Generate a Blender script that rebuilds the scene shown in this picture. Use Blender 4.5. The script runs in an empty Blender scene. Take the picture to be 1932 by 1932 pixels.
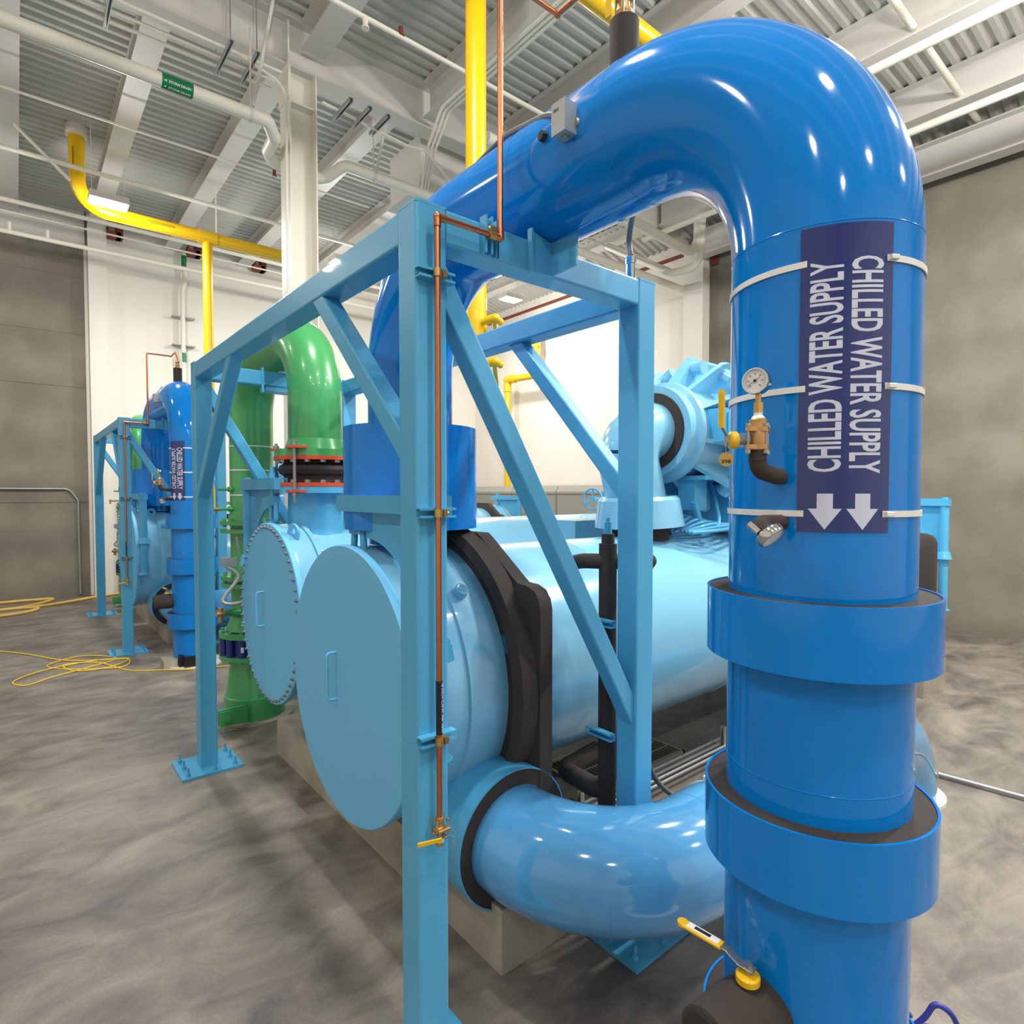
import bpy, bmesh, math, random
from mathutils import Vector as V, Matrix
random.seed(7)
R = math.radians
sc = bpy.context.scene
C = sc.collection
# ------------------------------------------------------------------ camera, world, lights, exposure
F = 1130.0
cam = bpy.data.cameras.new('camera'); camo = bpy.data.objects.new('camera', cam); C.objects.link(camo)
cam.sensor_fit = 'HORIZONTAL'; cam.sensor_width = 36.0; cam.lens = 36.0 * F / 1932.0
cam.clip_start = 0.05; cam.clip_end = 200
camo.location = (0, 0, 2.58)
camo.rotation_euler = (R(90) - math.atan(36 / F), 0, R(50.4 - 90))
sc.camera = camo
w = bpy.data.worlds.new('world'); sc.world = w; w.use_nodes = True
w.node_tree.nodes['Background'].inputs[0].default_value = (0.9, 0.95, 1, 1)
w.node_tree.nodes['Background'].inputs[1].default_value = 0.25
sc.view_settings.view_transform = 'Standard'; sc.view_settings.look = 'None'
sc.view_settings.gamma = 1; sc.view_settings.use_curve_mapping = False
sc.view_settings.exposure = -0.22
LAMP_W = 400.0
LAMP_COL = (1.0, 0.975, 0.935)

# ------------------------------------------------------------------ materials
def lin(c):
    return tuple(((x / 255) / 12.92 if x / 255 <= 0.04045 else ((x / 255 + 0.055) / 1.055) ** 2.4) for x in c) + (1,)
def mat(name, rgb, rough=0.5, metal=0.0, coat=0.0, var=0.0, vscale=6.0, bump=0.0, bscale=80.0, spec=0.5, emit=0.0, trans=0.0, alpha=1.0, rgb2=None, stretch=None):
    m = bpy.data.materials.new(name); m.use_nodes = True
    nt = m.node_tree; b = nt.nodes['Principled BSDF']
    c = lin(rgb)
    b.inputs['Base Color'].default_value = c; b.inputs['Roughness'].default_value = rough
    b.inputs['Metallic'].default_value = metal; b.inputs['Coat Weight'].default_value = coat
    b.inputs['Coat Roughness'].default_value = 0.04
    b.inputs['Specular IOR Level'].default_value = spec
    b.inputs['Transmission Weight'].default_value = trans; b.inputs['Alpha'].default_value = alpha
    if emit: 
        b.inputs['Emission Color'].default_value = c; b.inputs['Emission Strength'].default_value = emit
    if var or bump or rgb2:
        tc = nt.nodes.new('ShaderNodeTexCoord'); mp = nt.nodes.new('ShaderNodeMapping')
        nt.links.new(tc.outputs['Object'], mp.inputs[0])
        if stretch: mp.inputs['Scale'].default_value = stretch
    if var or rgb2:
        n = nt.nodes.new('ShaderNodeTexNoise'); n.inputs['Scale'].default_value = vscale; n.inputs['Detail'].default_value = 6
        nt.links.new(mp.outputs[0], n.inputs[0])
        r = nt.nodes.new('ShaderNodeValToRGB'); nt.links.new(n.outputs[0], r.inputs[0])
        c2 = lin(rgb2) if rgb2 else tuple(min(1, x * (1 + var)) for x in c[:3]) + (1,)
        c1 = c if rgb2 else tuple(x * (1 - var) for x in c[:3]) + (1,)
        r.color_ramp.elements[0].position = 0.32; r.color_ramp.elements[1].position = 0.68
        r.color_ramp.elements[0].color = c1; r.color_ramp.elements[1].color = c2
        nt.links.new(r.outputs[0], b.inputs['Base Color'])
    if bump:
        n2 = nt.nodes.new('ShaderNodeTexNoise'); n2.inputs['Scale'].default_value = bscale; n2.inputs['Detail'].default_value = 3
        nt.links.new(mp.outputs[0], n2.inputs[0])
        bp = nt.nodes.new('ShaderNodeBump'); bp.inputs['Strength'].default_value = bump; bp.inputs['Distance'].default_value = 0.01
        nt.links.new(n2.outputs[0], bp.inputs['Height']); nt.links.new(bp.outputs[0], b.inputs['Normal'])
    return m
def floor_mat():
    m = bpy.data.materials.new('stained_concrete_floor'); m.use_nodes = True; nt = m.node_tree; b = nt.nodes['Principled BSDF']
    tc = nt.nodes.new('ShaderNodeTexCoord')
    def noise(s, d, sc_=(1, 1, 1), dist=0.0):
        mp = nt.nodes.new('ShaderNodeMapping'); mp.inputs['Scale'].default_value = sc_; mp.inputs['Rotation'].default_value = (0, 0, 0.35)
        nt.links.new(tc.outputs['Object'], mp.inputs[0])
        n = nt.nodes.new('ShaderNodeTexNoise'); n.inputs['Scale'].default_value = s; n.inputs['Detail'].default_value = d
        n.inputs['Roughness'].default_value = 0.62; n.inputs['Distortion'].default_value = dist
        nt.links.new(mp.outputs[0], n.inputs[0]); return n
    n1 = noise(0.62, 10, (1, 1.25, 1), 0.7); n2 = noise(1.7, 11, (1, 1.7, 1), 0.9); n3 = noise(60, 3)
    r1 = nt.nodes.new('ShaderNodeValToRGB'); e = r1.color_ramp.elements
    e[0].position = 0.30; e[0].color = lin((76, 71, 68)); e[1].position = 0.62; e[1].color = lin((140, 132, 120))
    x = r1.color_ramp.elements.new(0.46); x.color = lin((106, 99, 91))
    nt.links.new(n1.outputs[0], r1.inputs[0])
    r2 = nt.nodes.new('ShaderNodeValToRGB'); e = r2.color_ramp.elements
    e[0].position = 0.36; e[0].color = lin((84, 79, 79)); e[1].position = 0.66; e[1].color = lin((166, 157, 142))
    nt.links.new(n2.outputs[0], r2.inputs[0])
    mx = nt.nodes.new('ShaderNodeMix'); mx.data_type = 'RGBA'; mx.inputs[0].default_value = 0.45
    nt.links.new(r1.outputs[0], mx.inputs[6]); nt.links.new(r2.outputs[0], mx.inputs[7])
    mx2 = nt.nodes.new('ShaderNodeMix'); mx2.data_type = 'RGBA'; mx2.blend_type = 'OVERLAY'; mx2.inputs[0].default_value = 0.25
    nt.links.new(mx.outputs[2], mx2.inputs[6]); nt.links.new(n3.outputs[0], mx2.inputs[7])
    nt.links.new(mx2.outputs[2], b.inputs['Base Color'])
    rr = nt.nodes.new('ShaderNodeMapRange'); rr.inputs[3].default_value = 0.34; rr.inputs[4].default_value = 0.62
    nt.links.new(n1.outputs[0], rr.inputs[0]); nt.links.new(rr.outputs[0], b.inputs['Roughness'])
    return m
def wall_mat():
    m = mat('formed_concrete_wall', (120, 115, 103), 0.85, var=0.0, vscale=1.2, rgb2=(141, 135, 121), bump=0.25, bscale=30)
    nt = m.node_tree; b = nt.nodes['Principled BSDF']
    tc = nt.nodes.new('ShaderNodeTexCoord'); wv = nt.nodes.new('ShaderNodeTexWave'); wv.bands_direction = 'Z'
    wv.inputs['Scale'].default_value = 0.25; wv.inputs['Distortion'].default_value = 2.2; wv.inputs['Detail'].default_value = 3
    nt.links.new(tc.outputs['Object'], wv.inputs[0])
    old = b.inputs['Base Color'].links[0].from_socket
    mx = nt.nodes.new('ShaderNodeMix'); mx.data_type = 'RGBA'; mx.blend_type = 'MULTIPLY'; mx.inputs[0].default_value = 0.16
    nt.links.new(old, mx.inputs[6]); nt.links.new(wv.outputs[0], mx.inputs[7]); nt.links.new(mx.outputs[2], b.inputs['Base Color'])
    return m
M = dict(
    sky=mat('light_blue_paint', (80, 170, 214), 0.38, coat=0.25, bump=0.06, bscale=240),
    shell=mat('light_blue_jacket', (126, 190, 221), 0.2, coat=0.6, bump=0.03, bscale=2.2),
    plate=mat('flat_light_blue_paint', (110, 190, 236), 0.5, bump=0.05, bscale=240),
    elbow=mat('glossy_light_blue_jacket', (84, 160, 214), 0.1, coat=0.7, bump=0.02, bscale=2.5),
    blue=mat('glossy_blue_jacket', (0, 126, 214), 0.09, coat=0.0, bump=0.045, bscale=2.6, spec=0.45),
    green=mat('green_enamel', (66, 158, 92), 0.28, coat=0.5),
    yellow=mat('yellow_enamel', (232, 184, 0), 0.3, coat=0.3),
    foam=mat('black_foam_insulation', (58, 51, 47), 0.85, bump=0.2, bscale=300),
    rubber=mat('black_rubber', (42, 39, 38), 0.7),
    red=mat('orange_red_ring', (212, 74, 40), 0.4),
    greyc=mat('grey_flexible_conduit', (98, 99, 100), 0.5, metal=0.2, bump=0.3, bscale=150),
    steel=mat('zinc_steel', (168, 168, 164), 0.35, metal=0.9),
    galv=mat('galvanized_steel', (172, 174, 174), 0.45, metal=0.6),
    copper=mat('copper', (205, 125, 85), 0.28, metal=0.95),
    brass=mat('brass', (205, 165, 100), 0.33, metal=0.9),
    bronze=mat('cast_bronze', (196, 152, 100), 0.45, metal=0.6),
    chrome=mat('chrome', (215, 215, 212), 0.14, metal=1.0),
    white=mat('white_paint', (232, 229, 222), 0.6),
    beam=mat('off_white_steel_paint', (216, 212, 206), 0.55),
    deck=mat('off_white_deck_paint', (200, 198, 190), 0.6),
    cream=mat('cream_paint', (235, 230, 216), 0.45),
    wwall=mat('white_wall_paint', (236, 230, 220), 0.75, var=0.02, vscale=0.7),
    bounce_wall=mat('whitened_side_wall_paint', (226, 222, 214), 0.85),  # unseen walls, paint whitened to bounce fill light
    darkwall=mat('shutter_grey', (120, 120, 118), 0.7),
    red2=mat('rust_red_primer', (128, 50, 42), 0.6),
    navy=mat('navy_vinyl', (24, 42, 112), 0.16, coat=0.5),
    navypaint=mat('navy_paint', (18, 44, 120), 0.3, coat=0.3),
    letter=mat('pale_lettering', (206, 212, 232), 0.4),
    tie=mat('white_nylon', (236, 234, 228), 0.4),
    signgreen=mat('green_vinyl', (0, 122, 72), 0.35),
    orange=mat('orange_vinyl', (226, 104, 36), 0.4),
    black=mat('black_plastic', (24, 24, 26), 0.4),
    pad=mat('plinth_concrete', (150, 143, 130), 0.85, rgb2=(178, 170, 154), vscale=2.5, bump=0.3, bscale=40),
    cabinet=mat('grey_cabinet_paint', (158, 155, 144), 0.5),
    hose=mat('tan_rubber_hose', (214, 176, 96), 0.5),
    cord=mat('yellow_cord', (238, 200, 60), 0.45),
    indigo=mat('indigo_cable', (48, 52, 150), 0.35, coat=0.3),
    face=mat('white_dial', (232, 230, 232), 0.4),
    clear=mat('clear_plastic', (225, 228, 235), 0.06, trans=0.9, spec=0.5),
    lens=mat('lamp_lens', (255, 250, 240), 0.4, emit=14.0),
    tag=mat('brass_tag', (196, 168, 96), 0.4, metal=0.7),
    grate=mat('dark_steel_grating', (176, 170, 156), 0.5, metal=0.5),
    pit_shade=mat('dark_pit_shade', (30, 28, 26), 0.9),  # dark colour painted as the shade below the grating
    floor=floor_mat(), cwall=wall_mat())

# ------------------------------------------------------------------ mesh helpers
ORG = {}
def basis(d, up=None):
    d = V(d).normalized()
    u = V(up) if up else (V((0, 0, 1)) if abs(d.z) < 0.95 else V((1, 0, 0)))
    a = u.cross(d).normalized(); b = d.cross(a).normalized()
    return a, b
def fillet(pts, r, n=14):
    pts = [V(p) for p in pts]
    if not isinstance(r, (list, tuple)): r = [r] * (len(pts) - 2)
    out = [pts[0]]
    for i in range(1, len(pts) - 1):
        p, q, s = pts[i - 1], pts[i], pts[i + 1]
        a = (p - q).normalized(); b = (s - q).normalized(); ang = a.angle(b)
        rr = r[i - 1]
        if rr < 1e-4 or ang > 3.1: out.append(q); continue
        t = rr / math.tan(ang / 2); c = q + (a + b).normalized() * (rr / math.sin(ang / 2))
        s0 = q + a * t - c; s1 = q + b * t - c; tot = s0.angle(s1)
        ax = s0.cross(s1).normalized()
        for k in range(n + 1): out.append(c + Matrix.Rotation(tot * k / n, 3, ax) @ s0)
    out.append(pts[-1]); return out
def catmull(pts, n=8):
    pts = [V(p) for p in pts]; P = [pts[0]] + pts + [pts[-1]]; out = []
    for i in range(1, len(P) - 2):
        for k in range(n):
            t = k / n; a, b, c, d = P[i - 1], P[i], P[i + 1], P[i + 2]
            out.append(0.5 * ((2 * b) + (c - a) * t + (2 * a - 5 * b + 4 * c - d) * t * t + (3 * b - a - 3 * c + d) * t ** 3))
    out.append(pts[-1]); return out
class MB:
    def __init__(s): s.v = []; s.f = []; s.m = []; s.cm = 0; s.isbar = False
    def add(s, vs, fs):
        o = len(s.v); s.v += [V(x) for x in vs]
        for f in fs: s.f.append(tuple(i + o for i in f)); s.m.append(s.cm)
        return s
    def box(s, a, b):
        x0, y0, z0 = a; x1, y1, z1 = b
        return s.add([(x0, y0, z0), (x1, y0, z0), (x1, y1, z0), (x0, y1, z0), (x0, y0, z1), (x1, y0, z1), (x1, y1, z1), (x0, y1, z1)],
                     [(3, 2, 1, 0), (4, 5, 6, 7), (0, 1, 5, 4), (1, 2, 6, 5), (2, 3, 7, 6), (3, 0, 4, 7)])
    def prism(s, poly, off):
        n = len(poly); poly = [V(p) for p in poly]; off = V(off)
        nrm = sum(((poly[i] - poly[0]).cross(poly[i + 1] - poly[0]) for i in range(1, n - 1)), V())
        if nrm.dot(off) > 0: poly = poly[::-1]
        return s.add(poly + [p + off for p in poly], [tuple(range(n)), tuple(range(2 * n - 1, n - 1, -1))] +
                     [(i, i + n, (i + 1) % n + n, (i + 1) % n) for i in range(n)])
    def bar(s, p0, p1, w, h=None, r=0.012, up=None):
        h = h or w; p0 = V(p0); p1 = V(p1); a, b = basis(p1 - p0, up); prof = []; s.isbar = True
        r = min(r, w * .45, h * .45)
        for (cx, cy, a0) in ((w / 2 - r, h / 2 - r, 0), (-w / 2 + r, h / 2 - r, 90), (-w / 2 + r, -h / 2 + r, 180), (w / 2 - r, -h / 2 + r, 270)):
            for k in range(4): t = R(a0 + 30 * k); prof.append((cx + r * math.cos(t), cy + r * math.sin(t)))
        return s.prism([p0 + a * x + b * y for x, y in prof], p1 - p0)
    def cyl(s, p0, p1, r0, r1=None, n=32, caps=True):
        return s.lathe(p0, V(p1) - V(p0), [(0, 0), (0, r0), (1, r0 if r1 is None else r1), (1, 0)] if caps else [(0, r0), (1, r0 if r1 is None else r1)], n, True)
    def lathe(s, o, ax, prof, n=32, rel=False):
        o = V(o); ax = V(ax); L = ax.length if rel else 1.0; d = ax.normalized(); a, b = basis(d)
        vs = []; idx = []
        for (t, r) in prof:
            if r < 1e-6: idx.append([len(vs)]); vs.append(o + d * t * L)
            else:
                idx.append(list(range(len(vs), len(vs) + n)))
                for k in range(n): q = 2 * math.pi * k / n; vs.append(o + d * t * L + (a * math.cos(q) + b * math.sin(q)) * r)
        fs = []
        for i in range(len(idx) - 1):
            A, B = idx[i], idx[i + 1]
            for k in range(n):
                k2 = (k + 1) % n
                if len(A) == 1 and len(B) == 1: continue
                if len(A) == 1: fs.append((A[0], B[k2], B[k]))
                elif len(B) == 1: fs.append((A[k], A[k2], B[0]))
                else: fs.append((A[k], A[k2], B[k2], B[k]))
        return s.add(vs, fs)
    def shell(s, p0, p1, ri, ro, n=48):
        L = (V(p1) - V(p0)).length
        return s.lathe(p0, V(p1) - V(p0), [(0, ri), (0, ro), (L, ro), (L, ri), (0, ri)], n)
    def sweep(s, path, r, n=16, caps=True, rs=None):
        path = [V(p) for p in path]; vs = []; fs = []; pa = None; k0 = []
        for p in path:
            if not k0 or (p - k0[-1]).length > 1e-5: k0.append(p)
        path = k0; N = len(path)
        for i, p in enumerate(path):
            d = (path[min(i + 1, N - 1)] - path[max(i - 1, 0)]).normalized()
            if pa is None: pa, _ = basis(d)
            else: pa = (pa - d * pa.dot(d)).normalized()
            b = d.cross(pa); rr = rs[i] if rs else r
            for k in range(n): q = 2 * math.pi * k / n; vs.append(p + (pa * math.cos(q) + b * math.sin(q)) * rr)
        for i in range(N - 1):
            for k in range(n): k2 = (k + 1) % n; fs.append((i * n + k, i * n + k2, (i + 1) * n + k2, (i + 1) * n + k))
        if caps: fs += [tuple(range(n - 1, -1, -1)), tuple((N - 1) * n + k for k in range(n))]
        return s.add(vs, fs)
    def sphere(s, c, r, n=16, m=10):
        return s.lathe(V(c) - V((0, 0, r)), (0, 0, 1), [(r - r * math.cos(math.pi * i / m), r * math.sin(math.pi * i / m) if 0 < i < m else 0) for i in range(m + 1)], n)
    def torus(s, c, ax, Rr, r, n=32, m=10):
        a, b = basis(ax)
        pts = [V(c) + (a * math.cos(2 * math.pi * k / n) + b * math.sin(2 * math.pi * k / n)) * Rr for k in range(n + 1)]
        return s.sweep(pts, r, m, caps=False)
    def hexn(s, p0, p1, r): return s.lathe(p0, V(p1) - V(p0), [(0, 0), (0, r), (1, r), (1, 0)], 6, True)
    def build(s, name, m, parent=None, loc=None, ang=35):
        org = ORG[parent.name] if parent else V(loc) if loc is not None else V(s.base())
        me = bpy.data.meshes.new(name)
        me.from_pydata([tuple(p - org) for p in s.v], [], s.f)
        ms = m if isinstance(m, (list, tuple)) else [m]
        for x in ms: me.materials.append(M[x] if isinstance(x, str) else x)
        if len(ms) > 1: me.polygons.foreach_set('material_index', s.m)
        me.polygons.foreach_set('use_smooth', [True] * len(me.polygons))
        me.set_sharp_from_angle(angle=R(11 if s.isbar else ang)); me.update()
        o = bpy.data.objects.new(name, me); C.objects.link(o)
        if parent: o.parent = parent
        else: o.location = org
        ORG[o.name] = org
        return o
    def base(s):
        xs = [p.x for p in s.v]; ys = [p.y for p in s.v]; zs = [p.z for p in s.v]
        return ((min(xs) + max(xs)) / 2, (min(ys) + max(ys)) / 2, min(zs))
def tag(o, label=None, cat=None, group=None, kind=None):
    if label: o['label'] = label
    if cat: o['category'] = cat
    if group: o['group'] = group
    if kind: o['kind'] = kind
    return o
def thing(name, label, cat, loc, group=None):
    o = bpy.data.objects.new(name, None); C.objects.link(o); o.location = loc; o.empty_display_size = 0.2
    ORG[o.name] = V(loc); return tag(o, label, cat, group)
def struct(name, mb, m, parent=None):
    o = mb.build(name, m, parent)
    if not parent: o['kind'] = 'structure'
    return o
def copy_tree(o, parent=None, off=None):
    c = o.copy(); C.objects.link(c)
    if parent: c.parent = parent
    if off is not None: c.location = c.location + V(off); ORG[c.name] = ORG[o.name] + V(off)
    for ch in list(o.children): copy_tree(ch, c)
    return c
def text_pts(s, height, width, align='L'):
    """letters as (verts2d, faces), scaled to a height and a total width"""
    cu = bpy.data.curves.new('txt', 'FONT'); cu.body = s; cu.resolution_u = 3; cu.offset = 0.022
    o = bpy.data.objects.new('txt', cu); C.objects.link(o); bpy.context.view_layer.update()
    me = bpy.data.meshes.new_from_object(o.evaluated_get(bpy.context.evaluated_depsgraph_get()))
    bm = bmesh.new(); bm.from_mesh(me); bmesh.ops.triangulate(bm, faces=bm.faces)
    xs = [v.co.x for v in bm.verts]; ys = [v.co.y for v in bm.verts]
    x0, x1, y0, y1 = min(xs), max(xs), min(ys), max(ys)
    for v in bm.verts: v.co = V(((v.co.x - x0) / (x1 - x0) * width, (v.co.y - y0) / (y1 - y0) * height, 0))
    for k in range(1, 8):
        bmesh.ops.bisect_plane(bm, geom=bm.verts[:] + bm.edges[:] + bm.faces[:], plane_co=(0, height * k / 8, 0), plane_no=(0, 1, 0))
    bm.verts.index_update()
    vs = [tuple(v.co) for v in bm.verts]; fs = [tuple(v.index for v in f.verts) for f in bm.faces]
    bm.free(); C.objects.unlink(o); bpy.data.objects.remove(o); bpy.data.curves.remove(cu); bpy.data.meshes.remove(me)
    return vs, fs
def flat_text(mb, s, o, xd, yd, height, width, lift=0.0):
    vs, fs = text_pts(s, height, width); o = V(o); xd = V(xd).normalized(); yd = V(yd).normalized(); n = xd.cross(yd)
    mb.add([o + xd * x + yd * y + n * lift for x, y, _ in vs], fs)
def mirror_faces(mb): mb.f = [tuple(reversed(f)) for f in mb.f]

# ------------------------------------------------------------------ structure
H = 9.43
XW, YW = 13.43, 18.4
XM, YM = -9.0, -9.0
struct('floor', MB().box((XM - .3, YM - .3, -.3), (XW + .3, YW + .3, 0)), 'floor')
# corrugated roof deck, ribs along X
mb = MB(); y = YM; prof = []
while y < YW + .1:
    prof += [(y, H), (y + .07, H), (y + .10, H + .045), (y + .17, H + .045)]; y += .2
n = len(prof)
mb.add([(XM - .3, a, b) for a, b in prof] + [(12.0, a, b) for a, b in prof], [(i, i + 1, n + i + 1, n + i) for i in range(n - 1)])
mb.add([(12.0, a, b) for a, b in prof] + [(XW + .3, a, b - .52) for a, b in prof], [(i, i + 1, n + i + 1, n + i) for i in range(n - 1)])
mb.box((XM - .3, YM - .3, H + .1), (XW + .3, YW + .3, H + .3))
struct('ceiling', mb, 'deck')
# left wall: formed concrete at the left, white beyond it, with a concrete lower panel
mb = MB(); mb.box((XM - .3, YW, 0), (1.45, YW + .3, H + .1)); mb.cm = 1
mb.box((1.45, YW, 0), (XW + .3, YW + .3, H + .1)); mb.cm = 0
mb.box((2.0, YW - .03, 0), (XW - .2, YW + .01, 2.33))
for z in (7.9, 6.5, 5.2, 2.35): mb.box((XM, YW - .012, z), (1.45, YW + .01, z + .02))
struct('wall_left', mb, ['cwall', 'wwall'])
mb = MB(); mb.box((XW, YM - .3, 0), (XW + .3, 8.5, H + .1)); mb.cm = 1; mb.box((XW, 8.5, 0), (XW + .3, YW + .3, H + .1))
mb.cm = 2
for yy, zz in ((8.0, 5.85), (8.05, 7.3)): mb.cyl((XW - .006, yy, zz), (XW + .01, yy, zz), .06, n=16)
struct('wall_right', mb, ['cwall', 'wwall', 'darkwall'])
struct('wall_front', MB().box((XM - .3, YM - .3, 0), (XW + .3, YM, H + .1)), 'bounce_wall')
struct('wall_back', MB().box((XM - .3, YM, 0), (XM, YW, H + .1)), 'bounce_wall')
# pilasters (trim)
struct('trim_1', MB().box((1.47, YW - .3, 0), (1.86, YW + .01, H)), 'wwall')
struct('trim_2', MB().box((XW - .3, 8.5, 0), (XW + .01, 9.05, 8.6)), 'wwall')
def ibeam(mb, p0, p1, depth, fl, z1, tw=.014, tf=.022):
    p0 = V((p0[0], p0[1], 0)); p1 = V((p1[0], p1[1], 0)); d = (p1 - p0).normalized(); s = V((d.y, -d.x, 0))
    for (a, b, za, zb) in ((-fl / 2, fl / 2, z1 - tf, z1), (-fl / 2, fl / 2, z1 - depth, z1 - depth + tf), (-tw / 2, tw / 2, z1 - depth + tf, z1 - tf)):
        q = [p0 + s * a, p0 + s * b, p1 + s * b, p1 + s * a]
        mb.prism([V((v.x, v.y, za)) for v in q], (0, 0, zb - za))
    return mb
def beam(label, p0, p1, depth, fl, z1=H, group='roof beams'):
    return tag(ibeam(MB(), p0, p1, depth, fl, z1).build('roof_beam', 'beam'), label, 'roof beam', group)
GY = 8.97
tag(ibeam(MB(), (XM, GY), (XW, GY), .72, .32, H, .02, .03).build('roof_girder', 'beam'), 'deep white roof girder resting on the white steel column', 'roof girder')
tag(ibeam(MB(), (XM, YW - .17), (1.42, YW - .17), .83, .3, H, .02, .03).build('roof_girder', 'beam'), 'deep white roof girder along the top of the concrete wall at left', 'roof girder')
tag(ibeam(MB(), (XW - .45, YM), (XW - .45, 8.5), .60, .3, 8.92, .02, .03).build('roof_girder', 'beam'), 'white girder along the top of the concrete wall at right', 'roof girder')
for i, x in enumerate((0.0, 1.57, 3.2, 4.95, 6.65, 8.3, 10.0, 11.7)):
    beam(['white roof beam at the far left edge of the photo', 'white roof beam passing above the lit ceiling lamp at left', 'white roof beam crossed by the storm drain pipe just left of the column', 'white roof beam just right of the white column', 'white roof beam seen above the blue steel frame', 'white roof beam hidden mostly by the blue pipe arch', 'white roof beam above the small lamp seen through the frame', 'white roof beam nearest the red band at the far right wall'][i],
         (x * 1.04, GY + .17), (x * 1.04, YW - .02), .34, .34)
for i, x in enumerate((-4, -2, -.2, 1.6, 3.5, 5.5, 7.2, 9.7, 11.85)):
    beam(['white roof beam far behind the camera side', 'white roof beam over the open floor', 'white roof beam over the left floor', 'white roof beam left of the column above the frame', 'white roof beam running from the column head toward the camera', 'white roof beam passing behind the tall yellow pipe', 'white roof beam behind the black foam vent stub', 'white roof beam above the top of the blue pipe arch', 'white roof beam nearest the right concrete wall'][i],
         (x, YM), (x, GY - .17), .42 if x < 4 else .6, .36 if x < 4 else .29)
# column
t = thing('steel_column', 'white steel column standing behind the blue frame', 'column', (3.32, GY - .02, 0))
mb = MB(); cx, cy = 3.32, GY - .02
mb.box((cx - .2, cy - .2, .03), (cx - .18, cy + .2, 8.71)); mb.box((cx + .18, cy - .2, .03), (cx + .2, cy + .2, 8.71)); mb.box((cx - .18, cy - .01, .03), (cx + .18, cy + .01, 8.71))
mb.box((cx - .18, cy - .16, 8.2), (cx + .18, cy + .16, 8.23))
mb.build('column_shaft', 'cream', t)
MB().box((cx - .28, cy - .28, 0), (cx + .28, cy + .28, .03)).build('base_plate', 'cream', t)
MB().box((cx - .22, cy - .21, 8.23), (cx - .2, cy + .21, 9.3)).build('end_plate', 'cream', t)
mb = MB(); mb.sweep(fillet([(cx - .26, cy - .22, .1), (cx - .26, cy - .22, 8.35), (cx - .9, cy - .22, 8.5), (XM + 6, cy - .22, 8.5)], .25), .02, 10)
tag(mb.build('conduit', 'cream'), 'white conduit rising beside the white column and bending along the girder', 'conduit', 'overhead conduits')
mb = MB(); mb.sweep([(cx + .25, cy + .26, .0), (cx + .25, cy + .26, 7.3), (cx + .22, cy + .26, 7.9), (cx + .25, cy + .26, 8.66)], .04, 12)
dp = tag(mb.build('drain_pipe', 'cream', None), 'white drain downpipe at the right side of the column with a green sticker', 'pipe')
mb = MB(); mb.shell((cx + .25, cy + .26, 5.6), (cx + .25, cy + .26, 5.95), .041, .043, 20); mb.build('sticker', 'signgreen', dp)

# ------------------------------------------------------------------ lamps
def lamp(x, y, z, label, k=1.0):
    t = thing('high_bay_lamp', label, 'ceiling lamp', (x, y, z), 'high bay ceiling lamps')
    MB().box((x - .3, y - .2, z), (x + .3, y + .2, z + .12)).build('lamp_housing', 'beam', t)
    MB().box((x - .26, y - .17, z - .015), (x + .26, y + .17, z + .001)).build('lamp_lens', 'lens', t)
    mb = MB()
    for s in (-.25, .25): mb.cyl((x + s, y, z + .12), (x + s, y, H - .01), .006, n=6)
    mb.build('hanger_rod', 'beam', t)
    l = bpy.data.lights.new('lamp_light', 'AREA'); l.shape = 'RECTANGLE'; l.size = .52; l.size_y = .34; l.energy = LAMP_W * .5 * k; l.color = LAMP_COL
    o = bpy.data.objects.new('lamp_light', l); C.objects.link(o); o.parent = t; o.location = (0, 0, -.03)
    l = bpy.data.lights.new('ceiling_fill_light', 'POINT'); l.shadow_soft_size = .12; l.energy = LAMP_W * .55 * k; l.color = LAMP_COL  # bare point light added below the lens to brighten the ceiling
    o = bpy.data.objects.new('ceiling_fill_light', l); C.objects.link(o); o.parent = t; o.location = (0, 0, -.16)
lamps = [(1.41, 13.3, 'glaring ceiling lamp above the yellow pipe elbow at left'), (11.2, 13.6, 'small bright ceiling lamp seen through the blue frame')]
for x in (-3.3, 1.5, 6.9):
    for y in (-4.9, -1.2, 3.4):
        lamps.append((x, y, 'ceiling lamp hanging over the floor near the camera'))
lamps.remove((6.9, 3.4, 'ceiling lamp hanging over the floor near the camera')); lamps.append((6.9, 2.0, 'ceiling lamp over the floor to the right of the camera'))
lamps += [(-3.3, 9.0, 'ceiling lamp above the open floor at left'), (-3.3, 14.1, 'ceiling lamp by the far left concrete wall'), (6.3, 14.1, 'ceiling lamp hidden behind the blue pipe arch'), (9.0, 0.1, 'added ceiling lamp out of view, brightening the floor at right')]  # the last one is an added, unseen lamp that lifts the right floor
def power(x, y):
    if y > 12: return 1.05 if x > 0 else .55
    if x < -3: return .4
    if x > 8: return 2.6
    if x > 6: return 1.3 if y > 0 else .6
    return 1.0 if y > 0 else .5
for x, y, l in lamps:
    if 'near the camera' in l: l = 'ceiling lamp outside the picture, %s row, %s' % ({-3.3: 'left', 1.5: 'middle', 6.9: 'right'}[x], {-4.9: 'farthest behind the camera', -1.2: 'just behind the camera', 3.4: 'beside the near frame'}[y])
    lamp(x, y, 7.87 if 'glaring' in l else 8.2, l, power(x, y))

# ------------------------------------------------------------------ machine unit (near one); every top-level thing of it is collected in UNIT
UNIT = {}
DY = 9.15
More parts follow.
